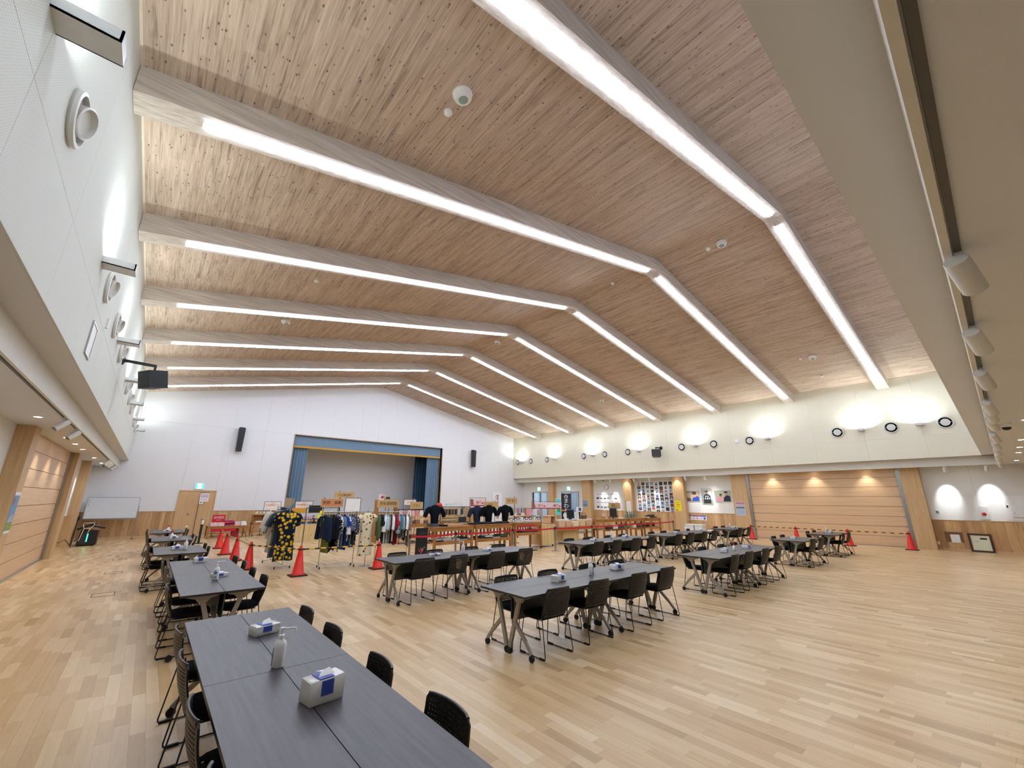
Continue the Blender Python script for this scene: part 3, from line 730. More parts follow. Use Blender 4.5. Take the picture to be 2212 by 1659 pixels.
dome(11.9, YN - .54, 'black dome camera on the ceiling right of the spotlights'); dome(-1.75, 25.7, 'small dome camera in the left aisle near the stage wall'); dome(24.2, 18.3, 'small dome camera above the wall clock')
def sensor(p, big, label):
    ang = -math.atan(SL) if p[0] < RX else math.atan(SL)
    t = thing('smoke_detector' if big else 'ceiling_sensor', label, 'detector', (p[0], p[1], roof(p[0]) + .002), 0, 'ceiling detectors'); t.rotation_euler = (0, ang, 0)
    if big:
        MB().lathe([(.15, 0), (.15, -.03), (.135, -.035)], 28).build('base', M['white'], t, smooth=40)
        MB().lathe([(.132, -.034), (.13, -.085), (.115, -.105), (.075, -.108)], 28).build('cover', M['white'], t, smooth=40)
        MB().lathe([(.074, -.1085), (.07, -.118), (.004, -.118)], 20).build('grille', plain('#8fa09a', .6), t, smooth=40)
    else: MB().lathe([(.065, 0), (.065, -.045), (.05, -.06), (.02, -.075), (.004, -.076)], 20).build('cover', M['white'], t, smooth=50)
for i, (x, y, b) in enumerate(((2.49, 4.1, 1), (2.48, 4.49, 0), (11.85, 4.06, 1), (11.83, 4.46, 0), (11.46, 7.76, 0), (2.47, 11.35, 0), (2.49, 14.93, 1), (11.81, 14.92, 1), (20.19, 4.1, 1), (20.13, 4.51, 0), (22.17, 4.3, 0), (20.06, 14.94, 1), (20.13, 18.61, 0), (11.48, 21.99, 0))):
    sl = 'left slope' if x < 5 else 'ridge' if x < 13 else 'right slope'
    near = {4.1: 'in the bay nearest the camera', 4.49: 'in the bay nearest the camera', 4.06: 'in the bay nearest the camera', 4.46: 'in the bay nearest the camera', 4.51: 'in the first bay', 4.3: 'in the first bay, low', 7.76: 'in the second bay', 11.35: 'in the third bay', 14.93: 'in the fourth bay', 14.92: 'in the fourth bay', 14.94: 'in the fourth bay', 18.61: 'in the fifth bay', 21.99: 'in the farthest bay'}[y]
    sensor((x, y), b, ('round white smoke detector' if b else 'small white ceiling sensor') + ' on the %s %s' % (sl, near))

# ------------------------------------------------------------------ speakers, boxes and signs on the walls
def wall_speaker(x, label):
    t = thing('wall_speaker', label, 'speaker', (x, YS, 5.0))
    MB().prism([(-.13, -.68), (.13, -.68), (.16, .62), (-.16, .62)], 1, -.42, -.16).build('cabinet', M['blackplastic'], t)
    MB().prism([(-.11, -.6), (.11, -.6), (.135, .55), (-.135, .55)], 1, -.432, -.42).build('grille', M['black'], t)
    MB().box(-.05, .05, -.17, 0, .58, .64).box(-.12, .12, -.3, -.1, .62, .67).build('bracket', M['black'], t)
    return t
wall_speaker(3.3, 'tall black speaker on the stage wall left of the stage'); wall_speaker(19.2, 'tall black speaker on the stage wall right of the stage')
def arm_speaker(x, s, y, label):
    t = thing('arm_speaker', label, 'speaker', (x, y, 4.98), 0 if s > 0 else PI)
    MB().lathe([(.11, 0), (.11, .02), (.04, .05)], 18, ax='x').build('wall_plate', M['black'], t, smooth=40)
    MB().bar((.02, 0, 0), (.62, 0, -.02), .06, .06).build('arm', M['black'], t)
    MB().tube([(.60, 0, -.02), (.60, 0, -.14)], .025, 10).build('joint', M['black'], t)
    b = MB().prism([(-.21, -.18), (.21, -.18), (.27, .18), (-.27, .18)], 2, -.21, .21).build('cabinet', M['blackplastic'], t); b.location = (.60, .0, -.37); b.rotation_euler = (R(12), 0, R(-60))
    return t
arm_speaker(XL, 1, 12.96, 'black speaker on a wall arm, left upper wall'); arm_speaker(XR, -1, 13.35, 'black speaker on a wall arm, right upper wall')
def wallbox(name, label, cat, x, y, z, w, h, d, mat, s):
    o = MB().box(*sorted((0, s * d)), -w / 2, w / 2, -h / 2, h / 2).build(name, mat, loc=(x, y, z)); return tag(o, label, cat)
wallbox('junction_box', 'small white square box between nozzles on the right upper wall', 'wall box', XR, 8.86, 4.97, .2, .2, .05, M['white'], -1)
wallbox('sensor_plate', 'small white plate below the nozzle on the left upper wall', 'wall box', XL, 9.1, 4.62, .06, .16, .03, M['white'], 1)
t = thing('wall_hatch', 'white framed inspection hatch on the left upper wall', 'hatch', (XL, 8.14, 4.03))
MB().box(0, .012, -.21, .21, -.22, .22).build('panel', M['offwhite'], t)
for a in ((-.23, .23, .22, .24), (-.23, .23, -.24, -.22), (-.23, -.21, -.22, .22), (.21, .23, -.22, .22)): MB().box(0, .02, *a).build('frame_rail', M['alu'], t)
green = emit('exit_green', '#28d9c8', 1.6); exw = emit('exit_white', '#f3fffb', 1.8)
def exit_sign(loc, rot, label):
    t = thing('exit_sign', label, 'exit sign', loc); t.rotation_euler = rot
    MB().box(-.18, .18, -.06, 0, -.15, .15).build('housing', M['white'], t)
    MB().box(-.165, .165, -.064, -.06, -.13, .13).build('green_panel', green, t)
    MB().box(-.09, .09, -.067, -.064, -.12, .12).build('doorway', exw, t)
    g = MB(); g.lathe([(.022, -.002), (.022, 0)], 10, (.0, -.067, .075), 'y')
    g.bar((0, -.068, .05), (-.015, -.068, -.015), .004, .04).bar((-.015, -.068, -.015), (-.06, -.068, -.06), .004, .024).bar((-.06, -.068, -.06), (-.085, -.068, -.045), .004, .02).bar((-.01, -.068, -.02), (.035, -.068, -.06), .004, .024).bar((.035, -.068, -.06), (.03, -.068, -.105), .004, .02).bar((0, -.068, .04), (.05, -.068, .01), .004, .018).bar((0, -.068, .04), (-.055, -.068, .02), .004, .018)
    g.build('running_figure', green, t)
exit_sign((1.92, YS, 2.43), (0, 0, 0), 'green exit sign above the wooden door'); exit_sign((RWX, 25.3, 2.7), (0, 0, R(90)), 'green exit sign above the glazed door nearest the stage'); exit_sign((RWX, 22.0, 2.7), (0, 0, R(90)), 'green exit sign above the glazed door behind the dark banner')
for o in bpy.data.objects:
    if o.name.startswith('exit_sign') and abs(o.location.x - RWX) < .01: o.rotation_euler = (0, 0, R(-90))

def sheet(name, label, cat, loc, rot, w, h, mat, d=.006):
    """flat sheet; local x to the right, z up, printed side towards local -y"""
    t = thing(name, label, cat, loc); t.rotation_euler = rot
    MB().box(-w / 2, w / 2, -d, 0, -h / 2, h / 2).build('sheet', mat, t); return t
def blk(t, x0, x1, z0, z1, mat, nm='print', d=.008): return MB().box(x0, x1, -d, -d + .003, z0, z1).build(nm, mat, t)
def poly(t, pts, mat, nm='print', d=.008): return MB().prism(pts, 1, -d, -d + .003).build(nm, mat, t)
def ell(cx, cz, rx, rz, n=14): return [(cx + rx * math.cos(2 * PI * i / n), cz + rz * math.sin(2 * PI * i / n)) for i in range(n)]
RW = (0, 0, R(-90)); LW = (0, 0, R(90))
X = RWX
# clock
t = thing('wall_clock', 'round white wall clock with grey rim', 'clock', (X, 18.46, 2.74)); t.rotation_euler = RW
MB().lathe([(.19, 0), (.2, -.03), (.19, -.05), (.165, -.05), (.165, -.03)], 28, ax='y').build('rim', M['alu'], t, smooth=40)
MB().lathe([(.165, -.02), (.165, -.034), (.003, -.035)], 24, ax='y').build('face', M['white'], t)
MB().bar((.0, -.038, 0), (-.06, -.038, .06), .003, .012).build('hour_hand', M['black'], t); MB().bar((0, -.04, 0), (.09, -.04, -.08), .003, .008).build('minute_hand', M['black'], t)
# timeline board
t = sheet('notice_board', 'wide white printed panel with blue rows under the clock', 'poster', (X, 18.45, 1.76), RW, 2.15, 1.2, M['white'], .012)
for r_ in (0, 1):
    for i in range(6):
        blk(t, -.92 + i * .31, -.67 + i * .31, .47 - r_ * .58, .50 - r_ * .58, plain(('#5a7fa8', '#4d8aa0')[i % 2], .5), d=.015)
        blk(t, -.92 + i * .31, -.70 + i * .31, .15 - r_ * .6, .28 - r_ * .6 - .03 * (i % 3), plain(('#3a4668', '#6f86a8', '#2b3a38', '#8aa5a0', '#dfeaf4', '#23302c')[i], .5), 'photo', .015)
blk(t, -.98, .98, -.03, -.015, plain('#d873a8', .5), d=.015)
# blue poster and sheets on pillars
t = sheet('poster', 'blue poster on the pillar beside the dark banner', 'poster', (PX, 20.15, 1.59), RW, .42, .44, plain('#7d9cc0', .5)); blk(t, -.17, -.05, .1, .18, plain('#c06a8a', .5)); blk(t, -.2, .2, -.2, .0, plain('#5f83b4', .5))
t = sheet('notice_sheet', 'tall white notice sheet low on the pillar beside the photo collage', 'notice', (PX, 16.46, 1.44), RW, .3, .68, M['white'])
for i in range(9): blk(t, -.12, .11 - .03 * (i % 3), .26 - i * .065, .275 - i * .065, plain('#8c8c92', .6), 'text_line')
t = sheet('poster', 'bright yellow poster with black lettering on a pillar', 'poster', (PX, 12.98, 1.53), RW, .42, .60, plain('#f6e21c', .5))
text('ありがとう', .075, M['black'], t, (0, -.009, .2), FACE_Y, depth=.001)
for i in range(4): blk(t, -.15, .13, .05 - i * .05, .065 - i * .05, plain('#b8a60e', .6), 'text_line')
blk(t, -.16, -.02, -.25, -.21, M['black'], 'text_line')
poly(t, [(-.12, .09), (-.02, .12), (.1, .07), (.16, .12), (.1, .05), (-.03, .10)], M['black'], 'brush_stroke')
t = sheet('poster', 'pale blue poster with a row of people on the pillar left of the shutter', 'poster', (PX, 9.43, 1.45), RW, .48, .72, plain('#b8c8dc', .5))
blk(t, -.22, .22, .22, .32, plain('#d07a86', .5), 'headline')
for i in range(6): poly(t, ell(-.18 + i * .07, .12 + .03 * (i % 2), .026, .035), plain('#d9a98a', .6), 'face'); blk(t, -.205 + i * .07, -.155 + i * .07, .0, .08, plain(('#2a2f48', '#5a2d3a', '#3d4a66')[i % 3], .6), 'figure')
for i in range(6): blk(t, -.2, .18, -.08 - i * .035, -.07 - i * .035, plain('#8b9bb8', .6), 'text_line')
# hanging strips of portrait photographs
pal = [plain(c, .5) for c in ('#2e3036', '#6c7a86', '#c9b39a', '#8aa3bd', '#4a3a36', '#b7c6d2', '#3f5a4a', '#9c4a48', '#3c5fb0', '#d8d2c8', '#1c1d22', '#e0857a')]
rp = random.Random(5)
for c in range(9):
    y = 16.06 - .08 - .165 - c * .322
    t = sheet('photo_strip', '%s hanging strip of portrait photos from the left, right wall' % ORD[c], 'photo strip', (X, y, 2.09), RW, .30, 1.88, M['white'])
    t['group'] = 'portrait photo strips'
    z = .92
    while z > -.85:
        h = rp.choice((.2, .22, .24)); a = rp.choice(pal); b = rp.choice(pal)
        p = MB().box(-.115, .115, -.009, -.005, z - h, z - .02).build('photo', rp.choice((a, a, pal[5], pal[0], pal[3])), t)
        poly(p, [(-.07, z - h + .002), (.07, z - h + .002), (.05, z - h + .08), (-.05, z - h + .08)], b, 'figure', .011); poly(p, ell(0, z - h + .115, .033, .04, 10), rp.choice((plain('#cfa285', .6), pal[10])), 'head', .012)
        z -= h + rp.choice((0, 0, .04))
    for s_ in (-.1, .1): MB().tube([(s_, -.003, .94), (s_ * .3, -.003, 1.05)], .004, 5).build('cord', M['blackplastic'], t)
# framed photographs
def framed(label, y, z, w, h, draw):
    t = thing('framed_photo', label, 'picture', (X, y, z)); t.rotation_euler = RW
    for a in ((-w/2, w/2, h/2 - .02, h/2), (-w/2, w/2, -h/2, -h/2 + .02), (-w/2, -w/2 + .02, -h/2 + .02, h/2 - .02), (w/2 - .02, w/2, -h/2 + .02, h/2 - .02)): MB().box(a[0], a[1], -.03, 0, a[2], a[3]).build('frame_rail', plain('#c9c4b8', .4), t)
    p = MB().box(-w/2 + .02, w/2 - .02, -.02, -.01, -h/2 + .02, h/2 - .02).build('photograph', draw[0], t)
    for k, (pts, c) in enumerate(draw[1]): poly(p, pts, plain(c, .5), 'print', .022 + .0012 * k)
skin = '#c49474'
framed('wide framed photo of two people, one in blue, left of three', 12.23, 2.1, .90, .62, (plain('#b9a890', .5), [([(-.43, -.29), (-.05, -.29), (-.1, -.1), (-.43, -.12)], '#5b4f44'), (ell(-.22, .08, .1, .12), '#d8c2ae'), ([(-.02, -.29), (.43, -.29), (.43, -.05), (.25, .03), (.05, -.1)], '#2d50b4'), (ell(.17, .08, .12, .15), skin), (ell(.15, .18, .15, .1), '#3a302c'), ([(-.43, .2), (.0, .2), (.0, .29), (-.43, .29)], '#8d9a80')]))
framed('upright framed photo of a person in a patterned dark jumper', 11.33, 2.1, .62, .88, (plain('#b8c4bc', .5), [([(-.29, -.42), (.29, -.42), (.29, -.2), (-.29, -.2)], '#8fa08c'), ([(-.2, -.33), (.22, -.33), (.2, .02), (.08, .12), (-.08, .12), (-.19, .02)], '#1d2430'), (ell(-.07, -.02, .035, .05, 8), '#e6e8e6'), (ell(.05, -.02, .035, .05, 8), '#e6e8e6'), (ell(-.1, -.14, .035, .05, 8), '#e6e8e6'), (ell(.02, -.14, .035, .05, 8), '#e6e8e6'), (ell(.13, -.13, .035, .05, 8), '#e6e8e6'), ([(-.21, -.42), (.22, -.42), (.2, -.3), (-.2, -.3)], '#2a2c30'), (ell(0, .2, .065, .09), skin), (ell(0, .27, .08, .04), '#3b3a36'), ([(-.15, .26), (.02, .26), (.02, .28), (-.15, .28)], '#3b3a36')]))
framed('wide framed photo of a child in pink and an adult, right of three', 10.44, 2.1, .88, .62, (plain('#b5bfae', .5), [([(-.42, -.29), (.1, -.29), (.05, -.1), (-.2, -.02), (-.42, -.12)], '#e2a8b8'), (ell(-.1, .02, .07, .09), skin), (ell(-.1, .08, .08, .05), '#2c2624'), ([(.02, -.29), (.42, -.29), (.4, .0), (.22, .06), (.06, -.08)], '#23283a'), (ell(.2, .12, .075, .1), skin), (ell(.2, .21, .095, .05), '#2a2826'), ([(.05, .2), (.2, .2), (.2, .22), (.05, .22)], '#2a2826')]))
for i, (c, hc) in enumerate((('#3c4450', 'grey'), ('#a03060', 'crimson'), ('#2746a8', 'blue'))):
    t = sheet('small_notice', 'small notice with %s header below the framed photos' % hc, 'notice', (X - .02, 12.58 - i * .43, .885), RW, .41, .27, M['white'])
    blk(t, -.2, .2, .06, .13, plain(c, .5), 'header'); blk(t, -.15, -.02, -.1, .02, plain('#b9bdd0', .5)); blk(t, .04, .16, -.1, .03, plain(('#9aa0aa', '#d7a0b8', '#3a4fa8')[i], .5))
# near right wall
t = thing('alarm_box', 'white fire alarm box with red lamp on the near right wall', 'alarm', (X, .66, 1.45)); t.rotation_euler = RW
MB().box(-.115, .115, -.05, 0, -.24, .24).build('case', plain('#dcdcda', .4), t); MB().lathe([(.062, -.05), (.058, -.075), (.03, -.09), (.004, -.092)], 20, (-.005, 0, -.04), 'y').build('red_lamp', plain('#c81a2a', .3), t, smooth=50)
t = thing('wall_switch', 'dark switch plate on the near right wall beside the pillar', 'switch', (X, 1.94, 1.45)); t.rotation_euler = RW
MB().box(-.05, .05, -.012, 0, -.06, .06).build('plate', M['white'], t)
for a in (-.03, .005, .035):
    for b in (-.02, .02): MB().box(b - .016, b + .016, -.018, -.012, a - .012, a + .012).build('button', M['blackplastic'], t)
tag(MB().box(-.012, 0, -.04, .04, -.06, .06).build('wall_outlet', M['white'], loc=(X - .018, 2.14, .25)), 'white wall outlet low on the near right wainscot', 'outlet')
t = thing('wall_niche', 'small wooden recess holding a white cover in the near right wainscot', 'niche', (X - .018, 1.65, .5)); t.rotation_euler = RW
MB().box(-.26, .26, -.02, 0, .17, .19).build('top_edge', plain('#6f4c2c', .6), t); MB().box(-.25, .25, -.006, -.001, -.19, .17).build('back_board', plain('#7d5733', .6), t); MB().box(-.1, .16, -.016, -.006, -.2, .1).build('cover', M['white'], t)
t = thing('floor_notice', 'dark-framed pale notice leaning low against the near right wall', 'frame', (X - .03, .96, .33)); t.rotation_euler = RW
for a in ((-.31, .31, .28, .34), (-.31, .31, -.33, -.27), (-.31, -.25, -.27, .28), (.25, .31, -.27, .28)): MB().box(a[0], a[1], -.04, 0, a[2], a[3]).build('frame_rail', plain('#3f2616', .5), t)
p = MB().box(-.25, .25, -.02, -.005, -.27, .28).build('sheet', plain('#dfe0c6', .5), t); MB().box(.0, .18, -.022, -.02, .13, .19).build('print', M['blackplastic'], p); MB().box(-.15, -.05, -.022, -.02, .05, .065).build('print', plain('#8a8a7a', .6), p)
t = thing('wall_cabinet', 'white flush cabinet door with a boxed panel, right edge of the picture', 'cabinet', (X, -.9, 1.66)); t.rotation_euler = RW
MB().box(-1.02, 1.0, -.012, 0, -.46, .44).build('door', M['white'], t); MB().box(-.85, .9, -.06, -.012, -.34, -.05).build('box', M['white'], t); MB().box(-.94, -.90, -.022, -.012, -.0, .08).build('handle', M['blackplastic'], t); MB().lathe([(.012, -.06), (.012, -.066), (.003, -.067)], 10, (-.78, 0, -.2), 'y').build('lock', M['blackplastic'], t)
for y in (.74, -1.1, -2.9):
    MB().box(RWX - .003, RWX, y - .003, y + .003, 1.16, ZC).build('joint_line', plain('#b9b5aa', .8), wall_right_low)
MB().box(RWX - .003, RWX, -3.9, 2.17, 2.095, 2.101).build('joint_line', plain('#b9b5aa', .8), wall_right_low)
# left wall
X = -2.0
t = sheet('poster', 'narrow blue and green landscape poster on the near left pillar', 'poster', (X, 12.87, 1.55), LW, .46, .78, plain('#6f9cc4', .5))
blk(t, -.23, .23, -.39, -.34, M['white']); blk(t, -.23, .23, .33, .39, M['white']); blk(t, -.23, .23, -.34, -.18, plain('#8aa048', .5)); poly(t, [(-.23, -.18), (.23, -.18), (.1, -.02), (-.1, -.08)], plain('#a9b9c2', .5)); poly(t, ell(-.1, .22, .07, .07), plain('#b0607a', .5))
for c in range(4):
    t = sheet('photo_strip', '%s strip of portrait photos on the left wall beyond the shutter' % ORD[c], 'photo strip', (LWX, 20.75 + c * .45, 2.2), LW, .4, 1.95, M['white']); t['group'] = 'left wall photo strips'
    for k in range(7): blk(t, -.16, .16, .68 - k * .26, .9 - k * .26, rp.choice(pal), 'photo')
for i in range(2):
    t = sheet('poster', 'pale poster %s on the left wall behind the whiteboard' % ('farther', 'nearer')[i], 'poster', (LWX, 25.9 - i * .9, 1.75), LW, .6, 1.0, plain('#b9c4c8', .5)); blk(t, -.25, .25, .1, .4, plain('#8fb0b4', .5)); blk(t, -.25, .25, -.4, .0, plain('#6a6f80', .5))
t = sheet('cork_board', 'wooden framed board at the left edge of the picture', 'frame', (LWX, 11.6, 2.0), LW, .9, .8, plain('#a87d55', .6), .02); blk(t, -.42, .42, -.37, .37, plain('#8e6a48', .7), 'board', .022)

# whiteboard on castors
t = thing('whiteboard', 'whiteboard on a wheeled stand against the stage wall', 'whiteboard', (-1.16, 26.75, 0))
MB().box(-.87, .87, -.015, .015, .93, 1.83).build('board', plain('#dfe6ec', .2), t)
for a in ((-.89, .89, 1.83, 1.85), (-.89, .89, .91, .93), (-.89, -.87, .93, 1.83), (.87, .89, .93, 1.83)): MB().box(a[0], a[1], -.02, .02, a[2], a[3]).build('frame_rail', M['alu'], t)
MB().box(-.85, .85, -.09, -.015, .86, .90).build('tray', M['steel'], t)
for s in (-1, 1):
    MB().box(s * .91 - .012, s * .91 + .012, -.015, .015, .08, 1.45).build('post', M['steel'], t); MB().box(s * .91 - .015, s * .91 + .015, -.28, .28, .07, .10).build('foot', M['steel'], t)
    for yy in (-.25, .25): MB().lathe([(.035, -.012), (.035, .012)], 12, (s * .91, yy, .035), 'x').build('caster', M['rubber'], t)
for k in range(5): MB().box(-.84, -.80 + .02 * (k % 2), -.017, -.015, 1.72 - k * .07, 1.735 - k * .07).build('marker_note', plain('#44506a', .6), t)
# dark covered machine with a bright strip
t = thing('wheeled_machine', 'black covered machine with a green light strip by the left wall', 'machine', (-1.55, 24.25, 0))
MB().prism([(-.28, .04), (.28, .04), (.27, .55), (-.22, .62)], 1, -.35, .35).build('body', M['blackplastic'], t)
MB().obox((-.12, .05, .72), (.5, .8, .06), 0, 0, R(-24)).obox((.22, .1, .70), (.45, .7, .05), 0, 0, R(14)).build('cover', M['black'], t)
MB().box(-.02, .01, -.36, -.35, .16, .46).build('light_strip', emit('strip_green', '#2fe0b0', 2.5), t)
MB().box(-.2, -.02, -.355, -.35, .1, .5).build('front_panel', plain('#2d2d30', .5), t)
MB().tube([(-.22, -.4, .2), (-.15, -.42, .66), (-.20, -.42, .80), (-.18, -.42, .86), (.10, -.42, .86), (.12, -.42, .80), (.03, -.42, .66), (-.02, -.4, .5)], .013, 8).tube([(-.15, -.42, .66), (.03, -.42, .66)], .012, 8).build('push_handle', plain('#e6dcc8', .4), t, smooth=60)
for x in (-.2, .2):
    for y in (-.28, .28): MB().lathe([(.04, -.015), (.04, .015)], 12, (x, y, .04), 'y').build('caster', M['rubber'], t)
tag(MB().box(-.05, .05, -.09, .09, 0, .95).box(-.18, .1, -.25, .25, .95, 1.1).build('folded_stand', M['black'], loc=(-2.05, 24.6, 0)), 'dark folded equipment stand behind the black machine', 'equipment')
tag(MB().tube([(-2.2, 21.6, .35), (-2.1, 22.0, .30), (-2.02, 22.5, .36), (-1.98, 23.0, .22), (-1.9, 23.4, .02)], .012, 6).build('power_cord', plain('#4a3524', .6), smooth=60), 'dark cord along the left wall', 'cord')
# floor hatches
for i, (x, y, w, d) in enumerate(((-.33, 12.0, .34, .42), (-.33, 15.2, .34, .34), (-.33, 18.25, .34, .3), (2.6, 11.95, .34, .34))):
    t = thing('floor_hatch', '%s floor outlet hatch with a metal rim, %s' % (ORD[i] if i < 3 else 'single', 'left aisle counting from the camera' if i < 3 else 'near the lemon dress'), 'floor hatch', (x, y, 0))
    for a in ((-w/2, w/2, d/2 - .015, d/2), (-w/2, w/2, -d/2, -d/2 + .015), (-w/2, -w/2 + .015, -d/2 + .015, d/2 - .015), (w/2 - .015, w/2, -d/2 + .015, d/2 - .015)): MB().box(*a, -.004, .003).build('rim_rail', plain('#4a4034', .5), t)
    MB().box(-.05, .05, -d/2 + .02, -d/2 + .05, -.004, .002).build('latch', plain('#6a6258', .4), t)

# ------------------------------------------------------------------ cones, bars, belt posts
def make_cone():
    t = thing('traffic_cone', 'x', 'cone')
    MB().box(-.19, .19, -.19, .19, 0, .03).lathe([(.17, .03), (.16, .045)], 4).build('base_plate', plain('#3a1a14', .7), t)
    MB().lathe([(.155, .03), (.15, .05), (.135, .06), (.045, .62), (.03, .69), (.022, .70)], 24).build('cone_body', M['red'], t, smooth=50)
    MB().lathe([(.052, .595), (.055, .60), (.053, .625), (.045, .63)], 16).build('bar_ring', M['blackplastic'], t, smooth=40)
    return t
cone0 = make_cone()
cl = [((2.37, 19.86), 'orange cone farthest from the camera in the left line'), ((2.30, 17.65), 'second farthest orange cone in the left line'), ((2.34, 15.8), 'middle orange cone in the left line'), ((2.37, 13.72), 'orange cone left of the lemon dress'), ((3.16, 11.86), 'orange cone in front of the lemon dress'), ((5.14, 11.67), 'orange cone beside the sunflower dress'),
      ((23.45, 8.71), 'orange cone at the left side of the shutter'), ((23.45, 6.75), 'orange cone second from left before the shutter'), ((23.45, 4.79), 'orange cone third from left before the shutter'), ((23.45, 2.83), 'orange cone at the right end of the shutter')]
for (x, y), l in cl: put(cone0, 'cone', (x, y, 0), 0, l, 'traffic cones')
def conebar(a, b, label):
    a = Vector((*a, .612)); b = Vector((*b, .612)); d = b - a; L = d.length
    t = thing('cone_bar', label, 'barrier bar', a + d * (.055 / L), math.atan2(d.y, d.x), 'striped bars between cones'); L -= .11
    MB().tube([(0, 0, 0), (L, 0, 0)], .018, 10).build('bar', M['bar'], t, smooth=50)
    for x in (.01, L - .01): MB().tube([(x - .02, 0, 0), (x + .02, 0, 0)], .024, 10).build('end_ring', M['blackplastic'], t, smooth=50)
names = ['farthest bar', 'second farthest bar', 'middle bar', 'bar leading to the lemon dress', 'bar in front of the dark clothes rail']
for i in range(5): conebar(cl[i][0], cl[i + 1][0], 'black and yellow %s of the left cone line' % names[i])
for i in range(3): conebar(cl[6 + i][0], cl[7 + i][0], 'black and yellow %s bar before the shutter' % ('left', 'middle', 'right')[i])
def make_post():
    t = thing('belt_post', 'x', 'barrier post')
    MB().lathe([(.16, 0), (.16, .012), (.04, .03), (.03, .035)], 24).build('base', M['steel'], t, smooth=40)
    MB().lathe([(.03, .03), (.03, .78)], 14).build('pole', M['steel'], t, smooth=40)
    MB().lathe([(.036, .76), (.036, .845), (.03, .855)], 14).build('belt_head', M['blackplastic'], t, smooth=40)
    return t
post0 = make_post()
pp = [(5.95, 11.45), (7.58, 11.54), (10.08, 11.70), (12.0, 11.44), (13.97, 11.25), (16.5, 11.37), (20.6, 11.33)]
for i, (x, y) in enumerate(pp): put(post0, 'post', (x, y, 0), 0, 'steel belt post with black head, %s from the left' % ORD[i], 'belt posts')
for i in range(6):
    a, b = Vector((*pp[i], 0)), Vector((*pp[i + 1], 0)); d = (b - a).normalized(); n = Vector((-d.y, d.x, 0)) * .002; mb = MB(); vs = []
    L = (b - a).length
    for k in range(9):
        u = k / 8; p = a + d * (.037 + (L - .074) * u); z = .80 - .03 * math.sin(u * PI)
        vs += [(*(p + n)[:2], z - .026), (*(p + n)[:2], z + .026), (*(p - n)[:2], z - .026), (*(p - n)[:2], z + .026)]
    fs = []
    for k in range(8):
        o_ = k * 4
        fs += [(o_, o_+4, o_+5, o_+1), (o_+2, o_+3, o_+7, o_+6), (o_+1, o_+5, o_+7, o_+3), (o_, o_+2, o_+6, o_+4)]
    mb._add(vs, fs); tag(mb.build('barrier_belt', M['redbelt']), 'red barrier belt, %s span from the left' % ORD[i], 'barrier belt', 'red belts')

# ------------------------------------------------------------------ clothes
def patterned(name, base, spots):
    """flat print of round motifs: list of (scale, radius, colour, randomness)"""
    t = NT(name); col = lin(base)
    for k, (sc, r, c, off) in enumerate(spots):
        v = t.coord((sc, sc * .9, sc)); vo = t.n('ShaderNodeTexVoronoi'); t.l(v, vo.inputs['Vector']); vo.inputs['Scale'].default_value = 1; vo.inputs['Randomness'].default_value = off
        col = t.mix(t.math('LESS_THAN', vo.outputs['Distance'], r), col, lin(c))
    return t.out(col, .85, .2)
P_lemon = patterned('lemon_print', '#141c2c', [(9, .42, '#2d4a34', 1), (9.5, .40, '#e0b02c', .8), (9.5, .2, '#f0cd55', .8)])
P_sun = patterned('sunflower_print', '#ece3c8', [(9, .30, '#c99a3c', .85), (9, .19, '#3c2414', .85)])
P_pais = patterned('dark_print', '#14151c', [(26, .34, '#d8d9de', 1)])
P_pais2 = patterned('pale_print', '#d9dade', [(24, .36, '#22242e', 1)])
P_grey = patterned('grey_print', '#4d5866', [(22, .3, '#a9b2bc', 1)])
P_brown = patterned('brown_print', '#7d6760', [(20, .3, '#b8a49a', 1)])
P_shirt = patterned('pale_motif', '#c3c3c4', [(8, .3, '#4a4650', 1), (5, .2, '#d9d5d0', 1)])
def cloth(h): return plain(h, .92, spec=.15)
